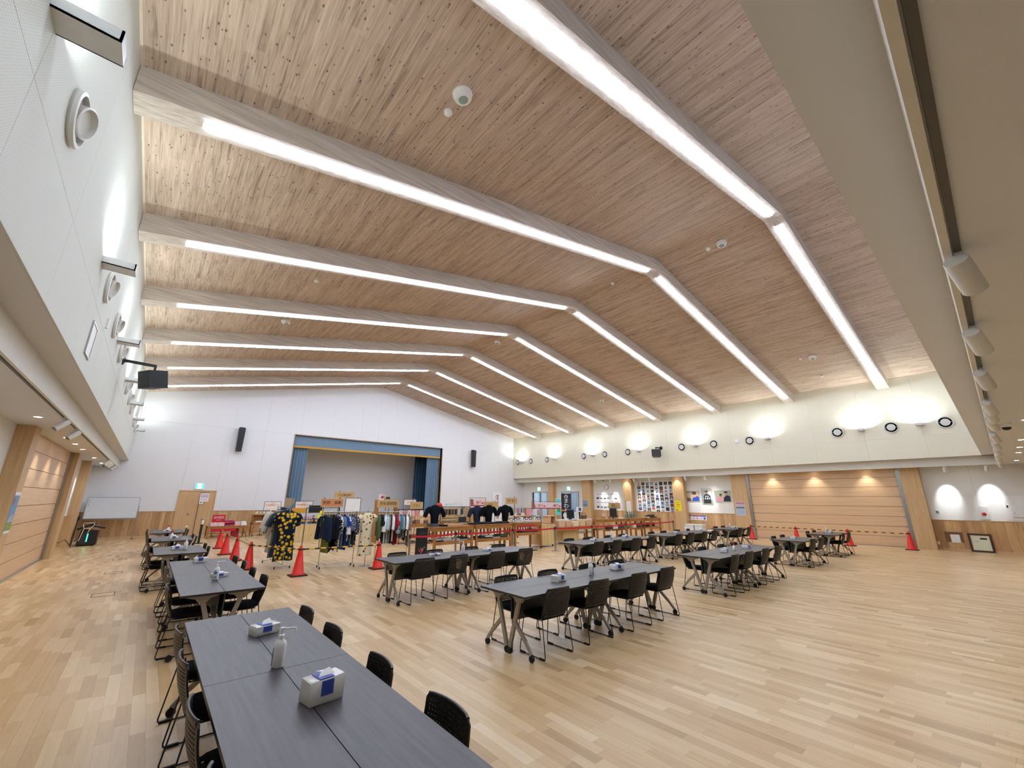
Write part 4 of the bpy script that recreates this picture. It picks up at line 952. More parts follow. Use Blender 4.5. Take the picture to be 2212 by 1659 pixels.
def garment(t, mat, w, length, sleeve=.25, flare=1.1, depth=.09, taper=None, seed=0, neck=.09):
    """hangs from z=0 (collar) downwards in the x-z plane of its thing"""
    r = random.Random(seed); n = 24; rows = []
    sh = w / 2
    prof = [(0, neck, .035), (-.03, neck + .02, .04), (-.07, sh * .80, .05), (-.11, sh, depth * .7), (-.22, sh * .93, depth), (-length * .5, sh * (.88 if taper is None else .62), depth), (-length * .8, sh * (.5 * (flare + .9) if taper is None else taper * 1.3), depth), (-length, sh * (flare if taper is None else taper), depth * .9)]
    ph = r.uniform(0, 6)
    for z, a, b in prof:
        ring = []
        for i in range(n):
            an = 2 * PI * i / n; fold = 1 + (.16 * math.sin(5 * an + ph) + .08 * math.sin(9 * an + 2 * ph)) * min(1, -z / length * 1.3)
            ring.append((a * math.cos(an), b * math.sin(an) * fold, z + (.02 * math.sin(3 * an + ph) if z == -length else 0)))
        rows.append(ring)
    mb = MB(); vs = [p for q in rows for p in q]; fs = []
    for k in range(len(rows) - 1): fs += [(k*n+i, k*n+(i+1) % n, (k+1)*n+(i+1) % n, (k+1)*n+i) for i in range(n)]
    fs += [tuple(range(n)), tuple((len(rows)-1)*n+n-1-i for i in range(n))]
    mb._add(vs, fs); b = mb.build('body', mat, t, smooth=70)
    if sleeve:
        for s in (-1, 1):
            L = sleeve; o = .35 if L < .35 else .22
            pts = [(s * sh * .78, 0, -.10), (s * (sh + .02), 0, -.16), (s * (sh + .03 + o * L * .6), 0, -.14 - L * .55), (s * (sh + .03 + o * L), .01, -.12 - L)]
            MB().tube(pts, [.075, .085, .075, .066], 10).build('sleeve', mat, t, smooth=70)
    MB().tube([(-sh * .8, 0, -.055), (0, 0, .02), (sh * .8, 0, -.055)], .008, 6).tube([(0, 0, .02), (0, 0, .07), (.02, 0, .09), (.03, 0, .075)], .003, 6).build('hanger', M['blackplastic'], t, smooth=60)
    return t
# rail with the lemon dress
def rail(label, x0, x1, y0, y1, h, foot=.2, mat='chrome', low=True):
    """garment rail whose hanging bar runs from (x0,y0) to (x1,y1)"""
    a, b = Vector((x0, y0, 0)), Vector((x1, y1, 0)); d = (b - a).normalized(); n = Vector((-d.y, d.x, 0))
    t = thing('garment_rail', label, 'clothes rail', a); q = b - a; mt = M[mat]; Z = Vector((0, 0, 1))
    MB().tube([Vector((0, 0, h)), q + Z * h], .012, 8).build('hanging_bar', mt, t, smooth=60)
    for p in (Vector((0, 0, 0)), q):
        MB().tube([p + Z * .09, p + Z * h], .012, 8).build('post', mt, t, smooth=60)
        MB().tube([p - n * foot + Z * .08, p + n * foot + Z * .08], .012, 8).build('foot', mt, t, smooth=60)
        for s in (-1, 1):
            c = p + n * (s * foot * .95); MB().lathe([(.028, -.01), (.032, 0), (.028, .01)], 12, (c.x, c.y, .032), 'x').tube([c + Z * .05, c + Z * .085], .008, 6).build('caster', M['rubber'], t, smooth=40)
    if low: MB().tube([Vector((0, 0, .10)), q + Z * .10], .011, 8).build('low_bar', mt, t, smooth=60)
    return t
rail('chrome clothes rail carrying the lemon dress', 3.10, 3.10, 13.22, 14.75, 1.60)
t = thing('dress', 'dark long dress printed with yellow lemons at the front of its rail', 'dress', (3.1, 13.30, 1.51)); garment(t, P_lemon, .50, 1.30, .16, 1.02, .10, seed=1)
for i, (c, l, sl, lab) in enumerate(((cloth('#2c3a4e'), 1.2, .3, 'navy long garment directly behind the lemon dress'), (cloth('#6d6f55'), 1.25, .3, 'olive long garment behind the lemon dress'), (P_shirt, .9, .5, 'pale grey printed shirt on the lemon dress rail'), (cloth('#c3c2c0'), 1.15, .45, 'light grey shirt dress on the lemon dress rail'), (cloth('#d6d3cb'), .8, .4, 'cream blouse at the back of the lemon dress rail'))):
    t = thing('shirt', lab, 'garment', (3.06, 13.52 + i * .22, 1.51), 0, 'clothes on the lemon dress rail'); garment(t, c, .50, l, sl, 1.05, .08, seed=20 + i)
t = thing('rail_sign', 'brown card with a plant sprig above the lemon dress rail', 'sign', (3.19, 14.0, 1.60))
MB().box(-.09, .09, -.006, .006, .02, .26).build('card', plain('#b99a7c', .6), t); MB().tube([(0, .01, 0), (0, .01, .3)], .006, 6).build('stem', M['blackplastic'], t)
mb = MB()
for k in range(14): mb.bar((.1, .0, .02 + k * .012), (.13 + .02 * (k % 3), -.01, .10 + k * .013), .003, .02)
mb.build('sprig', plain('#a9a878', .7), t)
# dark clothes rail
rail('chrome clothes rail of dark garments behind the striped bar', 3.87, 4.76, 12.66, 12.55, 1.48)
lst = [('jacket', cloth('#17243a'), .74, .62, .55, 'navy jacket at the left end of the dark clothes rail'), ('shirt', cloth('#6f7332'), .5, .98, .2, 'olive garment under the navy jacket'), ('coat', cloth('#0f1116'), .62, .95, .5, 'first black coat from the left on the dark rail'), ('coat', cloth('#121319'), .60, .92, .5, 'second black coat from the left on the dark rail'), ('blouse', P_pais, .55, .86, .4, 'black blouse with white flecks on the dark rail'), ('blouse', P_pais2, .52, .82, .35, 'white blouse with black print on the dark rail'), ('dress', cloth('#5f7186'), .5, .9, .2, 'slate blue dress on the dark rail'), ('dress', cloth('#1d3a82'), .52, .92, .2, 'royal blue dress on the dark rail'), ('blouse', P_pais2, .5, .7, .4, 'pale printed blouse right of the royal blue dress'), ('blouse', P_grey, .52, .85, .3, 'grey blue printed blouse on the dark rail'), ('shirt', cloth('#3a4254'), .5, .8, .3, 'dark slate shirt on the dark rail'), ('blouse', P_pais, .5, .8, .4, 'flecked blouse at the right end of the dark rail')]
for i, (nm, c, w_, l, sl, lab) in enumerate(lst):
    x = 3.90 + i * .073; t = thing(nm, lab, 'garment', (x, 12.66 - .11 * (x - 3.87) / .89, 1.40), R(90 + 6 * math.sin(i * 2.1)), 'clothes on the dark rail'); garment(t, c, w_, l, sl, 1.0, .045, seed=40 + i)
# sunflower dress on a stand
t = thing('dress_stand', 'chrome single-pole stand with a round base under the sunflower dress', 'clothes stand', (5.06, 12.4, 0))
MB().lathe([(.16, 0), (.16, .012), (.02, .02)], 22).build('base', M['chrome'], t, smooth=40); MB().lathe([(.013, .015), (.013, 1.40)], 10).build('pole', M['chrome'], t, smooth=40)
t = thing('dress', 'cream dress printed with sunflowers on a stand beside a cone', 'dress', (5.02, 12.4, 1.46)); garment(t, P_sun, .40, 1.18, .12, 1.05, .09, seed=3)
# coloured clothes rail
rail('chrome clothes rail of coloured shirts right of the sunflower dress', 5.36, 6.2, 12.45, 12.1, 1.47)
cols = [('#4f5c3c', .72, .5, 'olive jacket at the left end of the coloured rail'), ('#17181c', .66, .2, 'black shirt next to the olive jacket'), ('#22252e', .8, .2, 'charcoal shirt left on the coloured rail'), ('#e6e6e2', .8, .35, 'white shirt left on the coloured rail'), ('#a9bccb', .78, .3, 'light blue shirt on the coloured rail'), ('#8f8672', .74, .3, 'khaki shirt on the coloured rail'), ('#1c2334', .8, .3, 'navy shirt mid coloured rail'), ('#e2ddd4', .74, .3, 'cream shirt mid coloured rail'), ('#6b2334', .84, .3, 'burgundy shirt on the coloured rail'), ('#b32230', .82, .2, 'red shirt on the coloured rail'), ('#8fa3a4', .68, .4, 'grey green shirt on the coloured rail'), ('#4f6c80', .66, .3, 'steel blue shirt on the coloured rail'), ('#93a0a2', .64, .3, 'pale grey shirt on the coloured rail'), ('#1a1d26', .74, .3, 'black shirt right on the coloured rail'), ('#e9e9e6', .6, .3, 'white shirt right on the coloured rail')]
for i, (c, l, sl, lab) in enumerate(cols):
    x = 5.40 + i * .053; t = thing('shirt', lab, 'garment', (x, 12.45 - .35 * (x - 5.36) / .84, 1.39), R(70 + 5 * math.sin(i * 1.7)), 'clothes on the coloured rail'); garment(t, cloth(c), .5, l, sl, 1.0, .035, seed=60 + i)
t = thing('shirt', 'brown printed long shirt at the right end of the coloured rail', 'garment', (6.2, 12.12, 1.39), R(70), 'clothes on the coloured rail'); garment(t, P_brown, .5, .9, .3, 1.0, .04, seed=80)
# black floor sign with a red and white scrawl
t = thing('floor_sign', 'black standing panel with a red and white scrawl', 'sign', (6.66, 12.05, 0), R(-4))
MB().box(-.19, .19, -.02, .02, .03, .98).build('panel', M['black'], t)
for s in (-1, 1): MB().box(s * .14 - .015, s * .14 + .015, -.16, .16, 0, .03).build('foot', M['blackplastic'], t)
def stroke(pts, h, nm, w_=.014):
    mb = MB()
    for a, b in zip(pts, pts[1:]): mb.bar((a[0], -.023, a[1]), (b[0], -.023, b[1]), .004, w_)
    mb.build(nm, plain(h, .5), t)
stroke([(-.10, .40), (-.07, .30), (-.04, .36), (-.01, .24), (.02, .36), (.01, .26), (.06, .38), (.05, .30)], '#d8342c', 'red_scrawl'); stroke([(-.02, .41), (.02, .30), (.05, .39), (.12, .42)], '#cfcfd2', 'white_scrawl', .009)
t2 = blk(t, -.12, .12, .80, .86, plain('#2b2b30', .6), 'faint_word', .024)

# ------------------------------------------------------------------ wooden wagons and counters
def wagon(label, x0, x1, y0, y1, h, shelf=.50, mat='pine', group='wooden display wagons', legs=.07, deck=True):
    t = thing('display_wagon', label, 'display table', ((x0 + x1) / 2, (y0 + y1) / 2, 0), 0, group); W, D = (x1 - x0) / 2, (y1 - y0) / 2
    for sx in (-1, 1):
        for sy in (-1, 1):
            cx, cy = sx * (W - legs / 2), sy * (D - legs / 2)
            MB().box(cx - legs / 2, cx + legs / 2, cy - legs / 2, cy + legs / 2, .08, h - .03).build('leg', M['pine_v'], t)
            MB().lathe([(.036, -.014), (.04, 0), (.036, .014)], 12, (cx, cy, .04), 'x').build('caster', M['rubber'], t, smooth=40)
    MB().box(-W - .01, W + .01, -D - .01, D + .01, h - .03, h).build('top_board', M[mat], t)
    for sy in (-1, 1): MB().box(-W + legs, W - legs, sy * (D - .02) - .012, sy * (D - .02) + .012, h - .14, h - .03).build('apron', M[mat], t)
    for sx in (-1, 1): MB().box(sx * (W - .02) - .012, sx * (W - .02) + .012, -D + legs, D - legs, h - .14, h - .03).build('end_apron', M['pine_v'], t)
    if shelf:
        MB().box(-W + .02, W - .02, -D + .02, D - .02, shelf - .03, shelf).build('shelf', M[mat], t)
        for sy in (-1, 1): MB().box(-W + legs, W - legs, sy * (D - .02) - .012, sy * (D - .02) + .012, shelf - .09, shelf + .015).build('shelf_rail', M[mat], t)
    return t
def slats(t, W, D, z0, z1, n):
    for i in range(n):
        x = -W + .1 + (2 * W - .2) * (i + .5) / n
        MB().box(x - .025, x + .025, D - .06, D - .04, z0, z1).build('slat', M['pine_v'], t)
W1 = wagon('brown wooden display wagon under the grid rack, left of three', 7.22, 8.76, 12.25, 12.95, .97)
W2 = wagon('brown wooden display wagon under two black T-shirts, middle of three', 8.92, 10.56, 12.3, 13.0, .985)
W3 = wagon('brown wooden display wagon under the round-necked T-shirt, right of three', 10.72, 12.15, 12.3, 13.0, 1.0, .62)
W4 = wagon('brown wooden counter wagon with the right cash monitor', 16.15, 18.0, 12.3, 12.95, .985, .55)
W5 = wagon('brown wooden wagon below the plant packets', 18.2, 19.5, 12.25, 12.85, .98, .55)
W6 = wagon('brown wooden wagon at the right end of the counters', 19.6, 20.6, 12.0, 12.6, .97, .55)
for t, W, D in ((W1, .77, .35), (W2, .82, .35), (W3, .71, .35)): slats(t, W, D, .60, .82, 9)
def crate(label, x0, x1, y0, y1, z0, z1, n, mat='paleply', top=True, name='plank_counter', group='pale plank counters'):
    t = thing(name, label, 'counter', ((x0 + x1) / 2, (y0 + y1) / 2, 0), 0, group); W, D = (x1 - x0) / 2, (y1 - y0) / 2
    for i in range(n):
        a = -W + 2 * W * i / n; b = -W + 2 * W * (i + 1) / n
        MB().box(a + .003, b - .003, -D - .015, -D, z0 + .003 * (i % 2), z1).build('plank', M[mat], t)
    MB().box(-W, -W + .015, -D, D, z0, z1).build('side_board', M[mat], t); MB().box(W - .015, W, -D, D, z0, z1).build('side_board', M[mat], t); MB().box(-W + .015, W - .015, D - .015, D, z0, z1).build('back_board', M[mat], t)
    if top: MB().box(-W - .015, W + .015, -D - .02, D + .01, z1, z1 + .025).build('top_board', M['beech'], t)
    return t
crate('pale plank counter standing left of the belt post before the banner', 12.35, 13.05, 12.55, 13.2, .08, .84, 4)
crate('pale plank counter below the white wave sign', 13.95, 15.0, 12.85, 13.4, .08, .62, 5)
t = wagon('long low wooden bench counter with paper bags', 13.05, 16.1, 12.6, 13.3, .72, None)
t = thing('lectern_box', 'beech box stand with an open front before the dark banner', 'stand', (13.15, 12.9, .87))
MB().box(-.28, .28, -.2, .2, .30, .325).build('top_board', M['beech'], t); MB().box(-.22, -.2, -.17, .17, 0, .3).build('side_board', M['beech'], t); MB().box(.2, .22, -.17, .17, 0, .3).build('side_board', M['beech'], t); MB().box(-.2, -.04, -.17, -.15, 0, .3).build('front_board', M['beech'], t); MB().box(-.2, .2, .15, .17, 0, .3).build('back_board', M['beech'], t); MB().box(-.22, .22, -.17, .17, -.005, .015).build('bottom_board', M['beech'], t)
def carton(name, label, cat, loc, size, mat, group=None, rz=0.0, lid=None):
    x, y, z = size; mb = MB(); b = min(size) * .06
    mb.prism([(-x/2 + b, 0), (x/2 - b, 0), (x/2, b), (x/2, z - b), (x/2 - b, z), (-x/2 + b, z), (-x/2, z - b), (-x/2, b)], 1, -y/2, y/2)
    if lid:
        t = thing(name, label, cat, loc, rz, group); mb.build('box', mat, t); MB().box(-x/2 * .9, x/2 * .9, -y/2 - .003, -y/2, z * .25, z * .75).build('label_print', lid, t); return t
    o = mb.build(name, mat, loc=loc, rz=rz); return tag(o, label, cat, group)
for i in range(5): carton('paper_bag', 'kraft paper bag on the low bench counter, %s from the left' % ORD[i], 'bag', (13.75 + i * .46, 12.8, .72), (.38 - .05 * (i % 2), .2, .27 - .03 * (i % 3)), plain(('#d9b99a', '#d3ae8c', '#e6d2b0', '#dcc49e', '#cfa888')[i], .7), 'paper bags on the bench counter')
# folded clothes on and in the wagons
rr = random.Random(9)
def folded(loc, w_, d_, h_, c, label, group):
    t = thing('folded_shirts', label, 'folded clothes', loc, rr.uniform(-.08, .08), group)
    n = max(1, int(h_ / .035))
    for k in range(n):
        z = k * h_ / n; e = rr.uniform(-.012, .012)
        MB().prism([(-w_/2 + e + .01, z), (w_/2 + e - .01, z), (w_/2 + e, z + h_/n * .5), (w_/2 + e - .01, z + h_/n - .003), (-w_/2 + e + .01, z + h_/n - .003), (-w_/2 + e, z + h_/n * .5)], 1, -d_/2, d_/2).build('layer', cloth(c[k % len(c)]), t)
GF = 'folded clothes on the wagons'
folded((7.36, 12.6, .97), .26, .4, .10, ['#5b5e63', '#55585c'], 'grey folded clothes at the left end of the left wagon', GF)
folded((7.68, 12.55, .97), .24, .36, .06, ['#23252b'], 'dark folded clothes beside the grey pile, left wagon', GF)
for i, x in enumerate((9.1, 9.6, 10.0, 10.35)): folded((x, 12.62, .985), .36, .4, .05 + .02 * (i % 2), ['#2a2d35', '#3a3d45'], 'dark folded clothes on the middle wagon top, %s from the left' % ORD[i], GF)
for i, x in enumerate((11.1, 11.6)): folded((x, 12.6, 1.0), .3, .36, .04, ['#b9bcc0', '#8c9096'], 'pale folded cloth on the right wagon top, %s from the left' % ORD[i], GF)
for wi, (x0, x1, z, pal_) in enumerate(((7.34, 8.66, .50, ['#2b3038', '#c9c6c0', '#d9d7d2', '#b9b4aa']), (9.04, 10.46, .50, ['#5f6256', '#2d2f33', '#d8d8d4', '#3f4a3c']), (10.84, 12.05, .62, ['#2b2d31', '#3d4045', '#55585c']))):
    for i in range(4):
        c = pal_[i % len(pal_)]; folded((x0 + (x1 - x0) * (i + .5) / 4, 12.62, z), (x1 - x0) / 4 - .02, .44, .08 + .02 * (i % 2), [c, pal_[(i + 1) % len(pal_)]], 'folded clothes on the shelf of the %s wagon, %s from the left' % (('left', 'middle', 'right')[wi], ORD[i]), GF)
tag(MB().box(-.55, .55, -.01, .01, -.02, .035).build('red_cloth', M['redbelt'], loc=(11.35, 12.26, .86)), 'red cloth strip hung along the front of the right wagon', 'cloth')
# T-shirts on hangers
def tee(x, y, z, l, c, label, w_=.5):
    t = thing('t_shirt', label, 'T-shirt', (x, y, z)); garment(t, cloth(c), w_, l, .26, 1.0, .09, taper=.42, seed=int(x * 10))
    MB().lathe([(.10, -l - .005), (.10, -l + .01), (.012, -l + .02), (.012, -.1)], 14).build('bust_stand', M['blackplastic'], t, smooth=40)
tee(7.40, 12.6, 1.655, .68, '#0f141e', 'black T-shirt on display left of the grid rack')
tee(9.33, 12.85, 1.61, .62, '#2b3042', 'dark slate T-shirt on the middle wagon')
tee(9.76, 12.7, 1.64, .65, '#0c1016', 'black T-shirt beside the slate one on the middle wagon')
tee(10.60, 12.75, 1.64, .63, '#0e1114', 'black round-necked T-shirt right of the white flag')
t = thing('cap', 'red cap on top of the grid rack end', 'cap', (7.74, 12.9, 1.60))
MB().lathe([(.10, 0), (.105, .03), (.095, .08), (.06, .115), (.01, .125)], 18).build('crown', M['red'], t, smooth=60); MB().prism([(.06, -.09), (.17, -.06), (.2, 0), (.17, .06), (.06, .09)], 2, .0, .012).build('brim', M['red'], t)
# grid rack
t = thing('grid_rack', 'black wire grid rack standing on the left wagon', 'rack', (8.46, 12.95, .97))
for a, b in (((-.63, .09), (.63, .09)), ((-.63, .61), (.63, .61)), ((-.63, .09), (-.63, .61)), ((.63, .09), (.63, .61))): MB().tube([(a[0], 0, a[1]), (b[0], 0, b[1])], .014, 6).build('frame_rail', M['black'], t)
for x in (-.5, .52): MB().tube([(x, 0, 0), (x, 0, .09)], .012, 6).build('leg', M['black'], t)
mb = MB()
for i in range(13): mb.tube([(-.55 + i * .092, 0, .09), (-.55 + i * .092, 0, .61)], .003, 4)
for i in range(6): mb.tube([(-.63, 0, .16 + i * .075), (.63, 0, .16 + i * .075)], .003, 4)
mb.build('wires', M['black'], t, kind='stuff')
for i in range(7): carton('hanging_pack', 'black pouch hanging on the grid rack, %s from the left' % ORD[i], 'pack', (7.92 + i * .13, 12.915, 1.32), (.09, .03, .19), plain(('#2a2c2e', '#3c3f40', '#1d1e20', '#454a48', '#2a2b2f', '#c9c6c2', '#38393c')[i], .4), 'pouches on the grid rack')
for r_ in range(2):
    for i in range(6): carton('soap_box', 'small cream box on the grid rack, %s row, %s from the left' % (('lower', 'upper')[r_], ORD[i]), 'box', (7.90 + i * .105, 12.905, 1.07 + r_ * .1), (.09, .05, .08), plain('#d9c79c', .5), 'cream boxes on the grid rack', 0, plain('#6b5434', .6))
carton('bag', 'dark bag low on the right of the grid rack', 'bag', (8.72, 12.9, 1.07), (.3, .06, .17), plain('#2d2e30', .5))
for i in range(5): carton('leaflet', 'white leaflet standing above the grid rack, %s from the left' % ORD[i], 'leaflet', (7.98 + i * .2, 13.15, 1.60), (.16, .01, .10 + .05 * (i == 3)), M['white'], 'leaflets above the grid rack', rr.uniform(-.3, .3))
tag(MB().box(-.65, .65, -.12, .12, 0, .03).box(-.6, -.56, -.1, .1, -1.57, 0).box(.56, .6, -.1, .1, -1.57, 0).build('rear_shelf', M['offwhite'], loc=(8.4, 13.25, 1.57 + .0)), 'white shelf behind the grid rack', 'shelf')

# ------------------------------------------------------------------ hanging boards and flags
def board(label, x, y, z, w_, h_, txt, mat='cardwood', rz=0.0, col='#3a2a18', size=None, poles=(0,), top=True, name='hanging_board', frame=False, width=None):
    t = thing(name, label, 'sign', (x, y, 0), rz, None)
    MB().box(-w_/2, w_/2, -.015, .015, z - h_/2, z + h_/2).build('board', M[mat] if mat in M else mat, t)
    for p in poles: MB().tube([(p, .03, .02), (p, .03, z + h_/2 + .06)], .012, 6).tube([(p, .03, z + h_/2 + .05), (p, -.0, z + h_/2 + .05)], .008, 6).build('pole', M['black'], t); MB().box(p - .15, p + .15, -.12, .18, 0, .02).build('foot', M['black'], t)
    if txt: text(txt, size or h_ * .55, plain(col, .6), t, (0, -.017, z), FACE_Y, width=width)
    if frame:
        for a, b in (((-w_/2 - .03, z - h_/2 - .25), (-w_/2 - .03, z + h_/2 + .04)), ((w_/2 + .03, z - h_/2 - .25), (w_/2 + .03, z + h_/2 + .04)), ((-w_/2 - .03, z + h_/2 + .04), (w_/2 + .03, z + h_/2 + .04))): MB().tube([(a[0], 0.02, a[1]), (b[0], .02, b[1])], .012, 6).build('frame_tube', plain('#6a6e72', .4), t)
    return t
board('orange-brown board reading Kumano in bold black characters', 5.59, 17.5, 1.68, .84, .31, '熊野　鼓動', plain('#c98a5a', .6), 0, '#1c100c', .15, (-.3, .3), width=.72)
board('white panel right of the orange-brown board', 6.46, 17.6, 1.60, .58, .48, None, 'white', frame=True, poles=(.2,))
board('tan hanging board topmost, above the white panel', 6.9, 20.0, 2.0, .9, .27, '天王醸造所', 'cardwood', 0, '#4d3a20', .13, (-.22,), width=.6)
board('tan hanging board reading five characters above the coloured rail', 8.17, 18.0, 1.64, 1.0, .33, '早和果樹園', 'cardwood', 0, '#3d2a16', .17, (-.1, .05), width=.78)
board('tan hanging board left of the right stage curtain', 9.58, 18.0, 1.55, .64, .34, 'やまと', 'cardwood', 0, '#5a4324', .13, (-.18,), width=.36)
board('tan hanging board right of the white flag', 12.42, 14.5, 1.79, .66, .26, '第一富士', 'cardwood', 0, '#4d3a1e', .11, (.2,), width=.42)
board('tan hanging board behind the black T-shirts', 11.27, 14.5, 1.63, .75, .25, '玉', 'cardwood', 0, '#3d2a16', .12, (.22,))
board('tan hanging board in front of the clock wall', 18.85, 13.6, 1.55, .98, .31, '農畑二一', 'cardwood', 0, '#6a4d26', .16, (.3,), width=.6)
board('white note sheet on a black stand right of the clock board', 20.15, 13.6, 1.50, .42, .5, None, 'white', poles=(-.2,))
for x, y, z, l in ((5.12, 25.6, 1.49, 'white sign with red lettering above the jars, far left'), (5.73, 22.0, 1.55, 'white sign with red lettering left of the black monitor')):
    t = board(l, x, y, z, .74, .28, 'お土産商品', plain('#efe2d6', .5), 0, '#b02a38', .10, (), frame=True, width=.40); t.children[0].name = 'board'
    for o in list(t.children):
        if o.name.startswith('lettering'): o.location.x = -.12
    text('コーナー', .09, plain('#6a3a2c', .6), t, (.23, -.017, z), FACE_Y, width=.24); text('地元の味', .045, plain('#a06a58', .6), t, (0, -.017, z + .1), FACE_Y)
    for p in (-.40, .40): MB().tube([(p, .02, .02), (p, .02, z - .35)], .012, 6).build('pole', M['black'], t); MB().box(p - .1, p + .1, -.15, .15, 0, .02).build('foot', M['black'], t)
t = board('white and red sign behind the coloured rail', 10.0, 19.5, 1.68, .62, .24, 'お土産', plain('#efe2d6', .5), 0, '#b02a38', .11, (), frame=True)
for p in (-.33, .33): MB().tube([(p, .02, .02), (p, .02, 1.4)], .012, 6).build('pole', M['black'], t); MB().box(p - .1, p + .1, -.15, .15, 0, .02).build('foot', M['black'], t)
def ume(label, x, y, z, w_, h_, rz=0.0, n=1):
    t = thing('banner', label, 'banner', (x, y, 0), rz)
    MB().box(-w_/2, w_/2, -.008, .008, z - h_/2, z + h_/2).build('cloth', plain('#e6cdd0', .6), t); MB().box(-w_/2, w_/2, -.011, -.008, z - h_/2, z - h_/2 + .055).build('red_stripe', plain('#a8323e', .6), t)
    MB().prism([(-w_/2, z + h_/2), (-w_/2 + .14, z + h_/2), (-w_/2 + .2, z - h_/2 + .06), (-w_/2, z - h_/2 + .06)], 1, -.011, -.008).build('photo_corner', plain('#8f5a4a', .6), t)
    for k in range(n):
        ox = (k - (n - 1) / 2) * w_ / n + .06
        text('梅干', .15, plain('#b0283a', .6), t, (ox - .02, -.012, z), FACE_Y); MB().prism(ell(ox + .2, z - .02, .07, .035), 1, -.014, -.011).build('plum_print', plain('#c04052', .5), t)
    for p in (-w_/2 - .03, w_/2 + .03): MB().tube([(p, .01, .02), (p, .01, z + h_/2 + .06)], .011, 6).build('pole', plain('#6a6e72', .4), t); MB().box(p - .12, p + .12, -.15, .15, 0, .02).build('foot', M['black'], t)
    MB().tube([(-w_/2 - .03, .01, z + h_/2 + .06), (w_/2 + .03, .01, z + h_/2 + .06)], .011, 6).build('top_tube', plain('#6a6e72', .4), t)
ume('pink plum banner behind the slate T-shirt', 11.65, 16.0, 1.70, .86, .32)
ume('long double pink plum banner before the glazed door', 17.0, 16.75, 1.53, 1.75, .34, R(-52), 2)
def flag(label, x, y, z0, z1, w_, mat, rz, col):
    t = thing('banner_flag', label, 'flag', (x, y, 0), rz)
    MB().box(-w_/2, w_/2, -.006, .006, z0, z1).build('cloth', mat, t); MB().tube([(-w_/2 - .03, 0, .03), (-w_/2 - .03, 0, z1 + .05)], .012, 6).tube([(-w_/2 - .03, 0, z1 + .03), (w_/2, 0, z1 + .03)], .009, 6).build('pole', M['white'], t); MB().box(-w_/2 - .2, -w_/2 + .14, -.16, .16, 0, .03).build('foot', M['blackplastic'], t)
    return t
t = flag('white tall flag with a red and black round crest', 12.8, 16.0, .82, 2.17, .54, plain('#f0f0f0', .7), 0, None)
mb = MB()
for k in range(16):
    a, b = 2 * PI * k / 20 + .6, 2 * PI * (k + 1) / 20 + .6; mb.bar((.10 * math.cos(a), -.009, 1.95 + .10 * math.sin(a)), (.10 * math.cos(b), -.009, 1.95 + .10 * math.sin(b)), .003, .025)
mb.build('crest_ring', plain('#8a3a48', .6), t); MB().prism(ell(.015, 1.95, .03, .085), 1, -.011, -.008).build('crest_mark', plain('#c03848', .6), t)
for k, c in enumerate('手作味噌'): text(c, .19, M['black'], t, (.02, -.008, 1.70 - k * .22), FACE_Y)
t = flag('black tall flag with white brush lettering before the glazed door', 16.5, 14.9, .82, 2.16, .50, plain('#24262e', .7), R(-46), None)
MB().prism([(-.09, 1.95), (.09, 1.95), (.1, 2.03), (0, 2.12), (-.1, 2.03)], 1, -.011, -.007).build('house_mark', plain('#c9c9cc', .6), t); MB().prism([(-.04, 1.97), (.04, 1.97), (.04, 2.03), (0, 2.06), (-.04, 2.03)], 1, -.013, -.011).build('house_cutout', plain('#3a3c44', .6), t)
for k, c in enumerate('まわり'): text(c, .27, M['white'], t, (.0, -.008, 1.79 - k * .25), FACE_Y)
for k, c in enumerate('和歌山県'): text(c, .06, plain('#8fa0c0', .6), t, (.18, -.008, 1.85 - k * .11), FACE_Y)
MB().prism([(-.25, 1.28), (.0, 1.30), (.02, 1.36), (-.25, 1.36)], 1, -.010, -.0065).build('orange_patch', plain('#e8761e', .6), t)
MB().prism([(-.12, .90), (.05, .86), (.14, 1.0), (.11, 1.18), (.02, 1.12), (-.08, 1.24), (-.18, 1.10)], 1, -.011, -.007).build('white_splash', M['white'], t)
t = flag('turquoise and green banner in the glazed doorway', 22.6, 20.9, .8, 1.9, .75, plain('#5fd0d8', .6), R(-60), None); MB().box(-.3, .3, -.01, -.006, 1.0, 1.25).build('green_patch', plain('#3aa868', .6), t)

# ------------------------------------------------------------------ sales tables at the back and their goods
def table(label, x0, x1, y0, y1, h, mat='pine', name='sales_table', wheels=True, group='wooden sales tables'):
    t = thing(name, label, 'display table', ((x0 + x1) / 2, (y0 + y1) / 2, 0), 0, group); W, D = (x1 - x0) / 2, (y1 - y0) / 2
    MB().box(-W, W, -D, D, h - .035, h).build('top_board', M[mat], t)
    for sy in (-1, 1): MB().box(-W + .06, W - .06, sy * (D - .03) - .012, sy * (D - .03) + .012, h - .12, h - .035).build('apron', M[mat], t)
    for sx in (-1, 1):
        for sy in (-1, 1):
            MB().box(sx * (W - .035) - .03, sx * (W - .035) + .03, sy * (D - .035) - .03, sy * (D - .035) + .03, .06, h - .035).build('leg', M['pine_v'], t); MB().lathe([(.03, -.012), (.03, .012)], 10, (sx * (W - .035), sy * (D - .035), .03), 'x').build('caster', M['rubber'], t)
        MB().box(sx * (W - .035) - .014, sx * (W - .035) + .014, -D + .06, D - .06, .16, .21).build('stretcher', M['pine_v'], t)
    MB().box(-W + .06, W - .06, -.02, .02, .17, .20).build('long_stretcher', M[mat], t)
    return t
table('low wooden table of pink and white gift boxes by the wooden door', 2.38, 4.0, 24.7, 25.7, .55)
t = thing('shop_sign', 'red standing sign with white lettering behind the pink boxes', 'sign', (2.9, 26.2, 0))
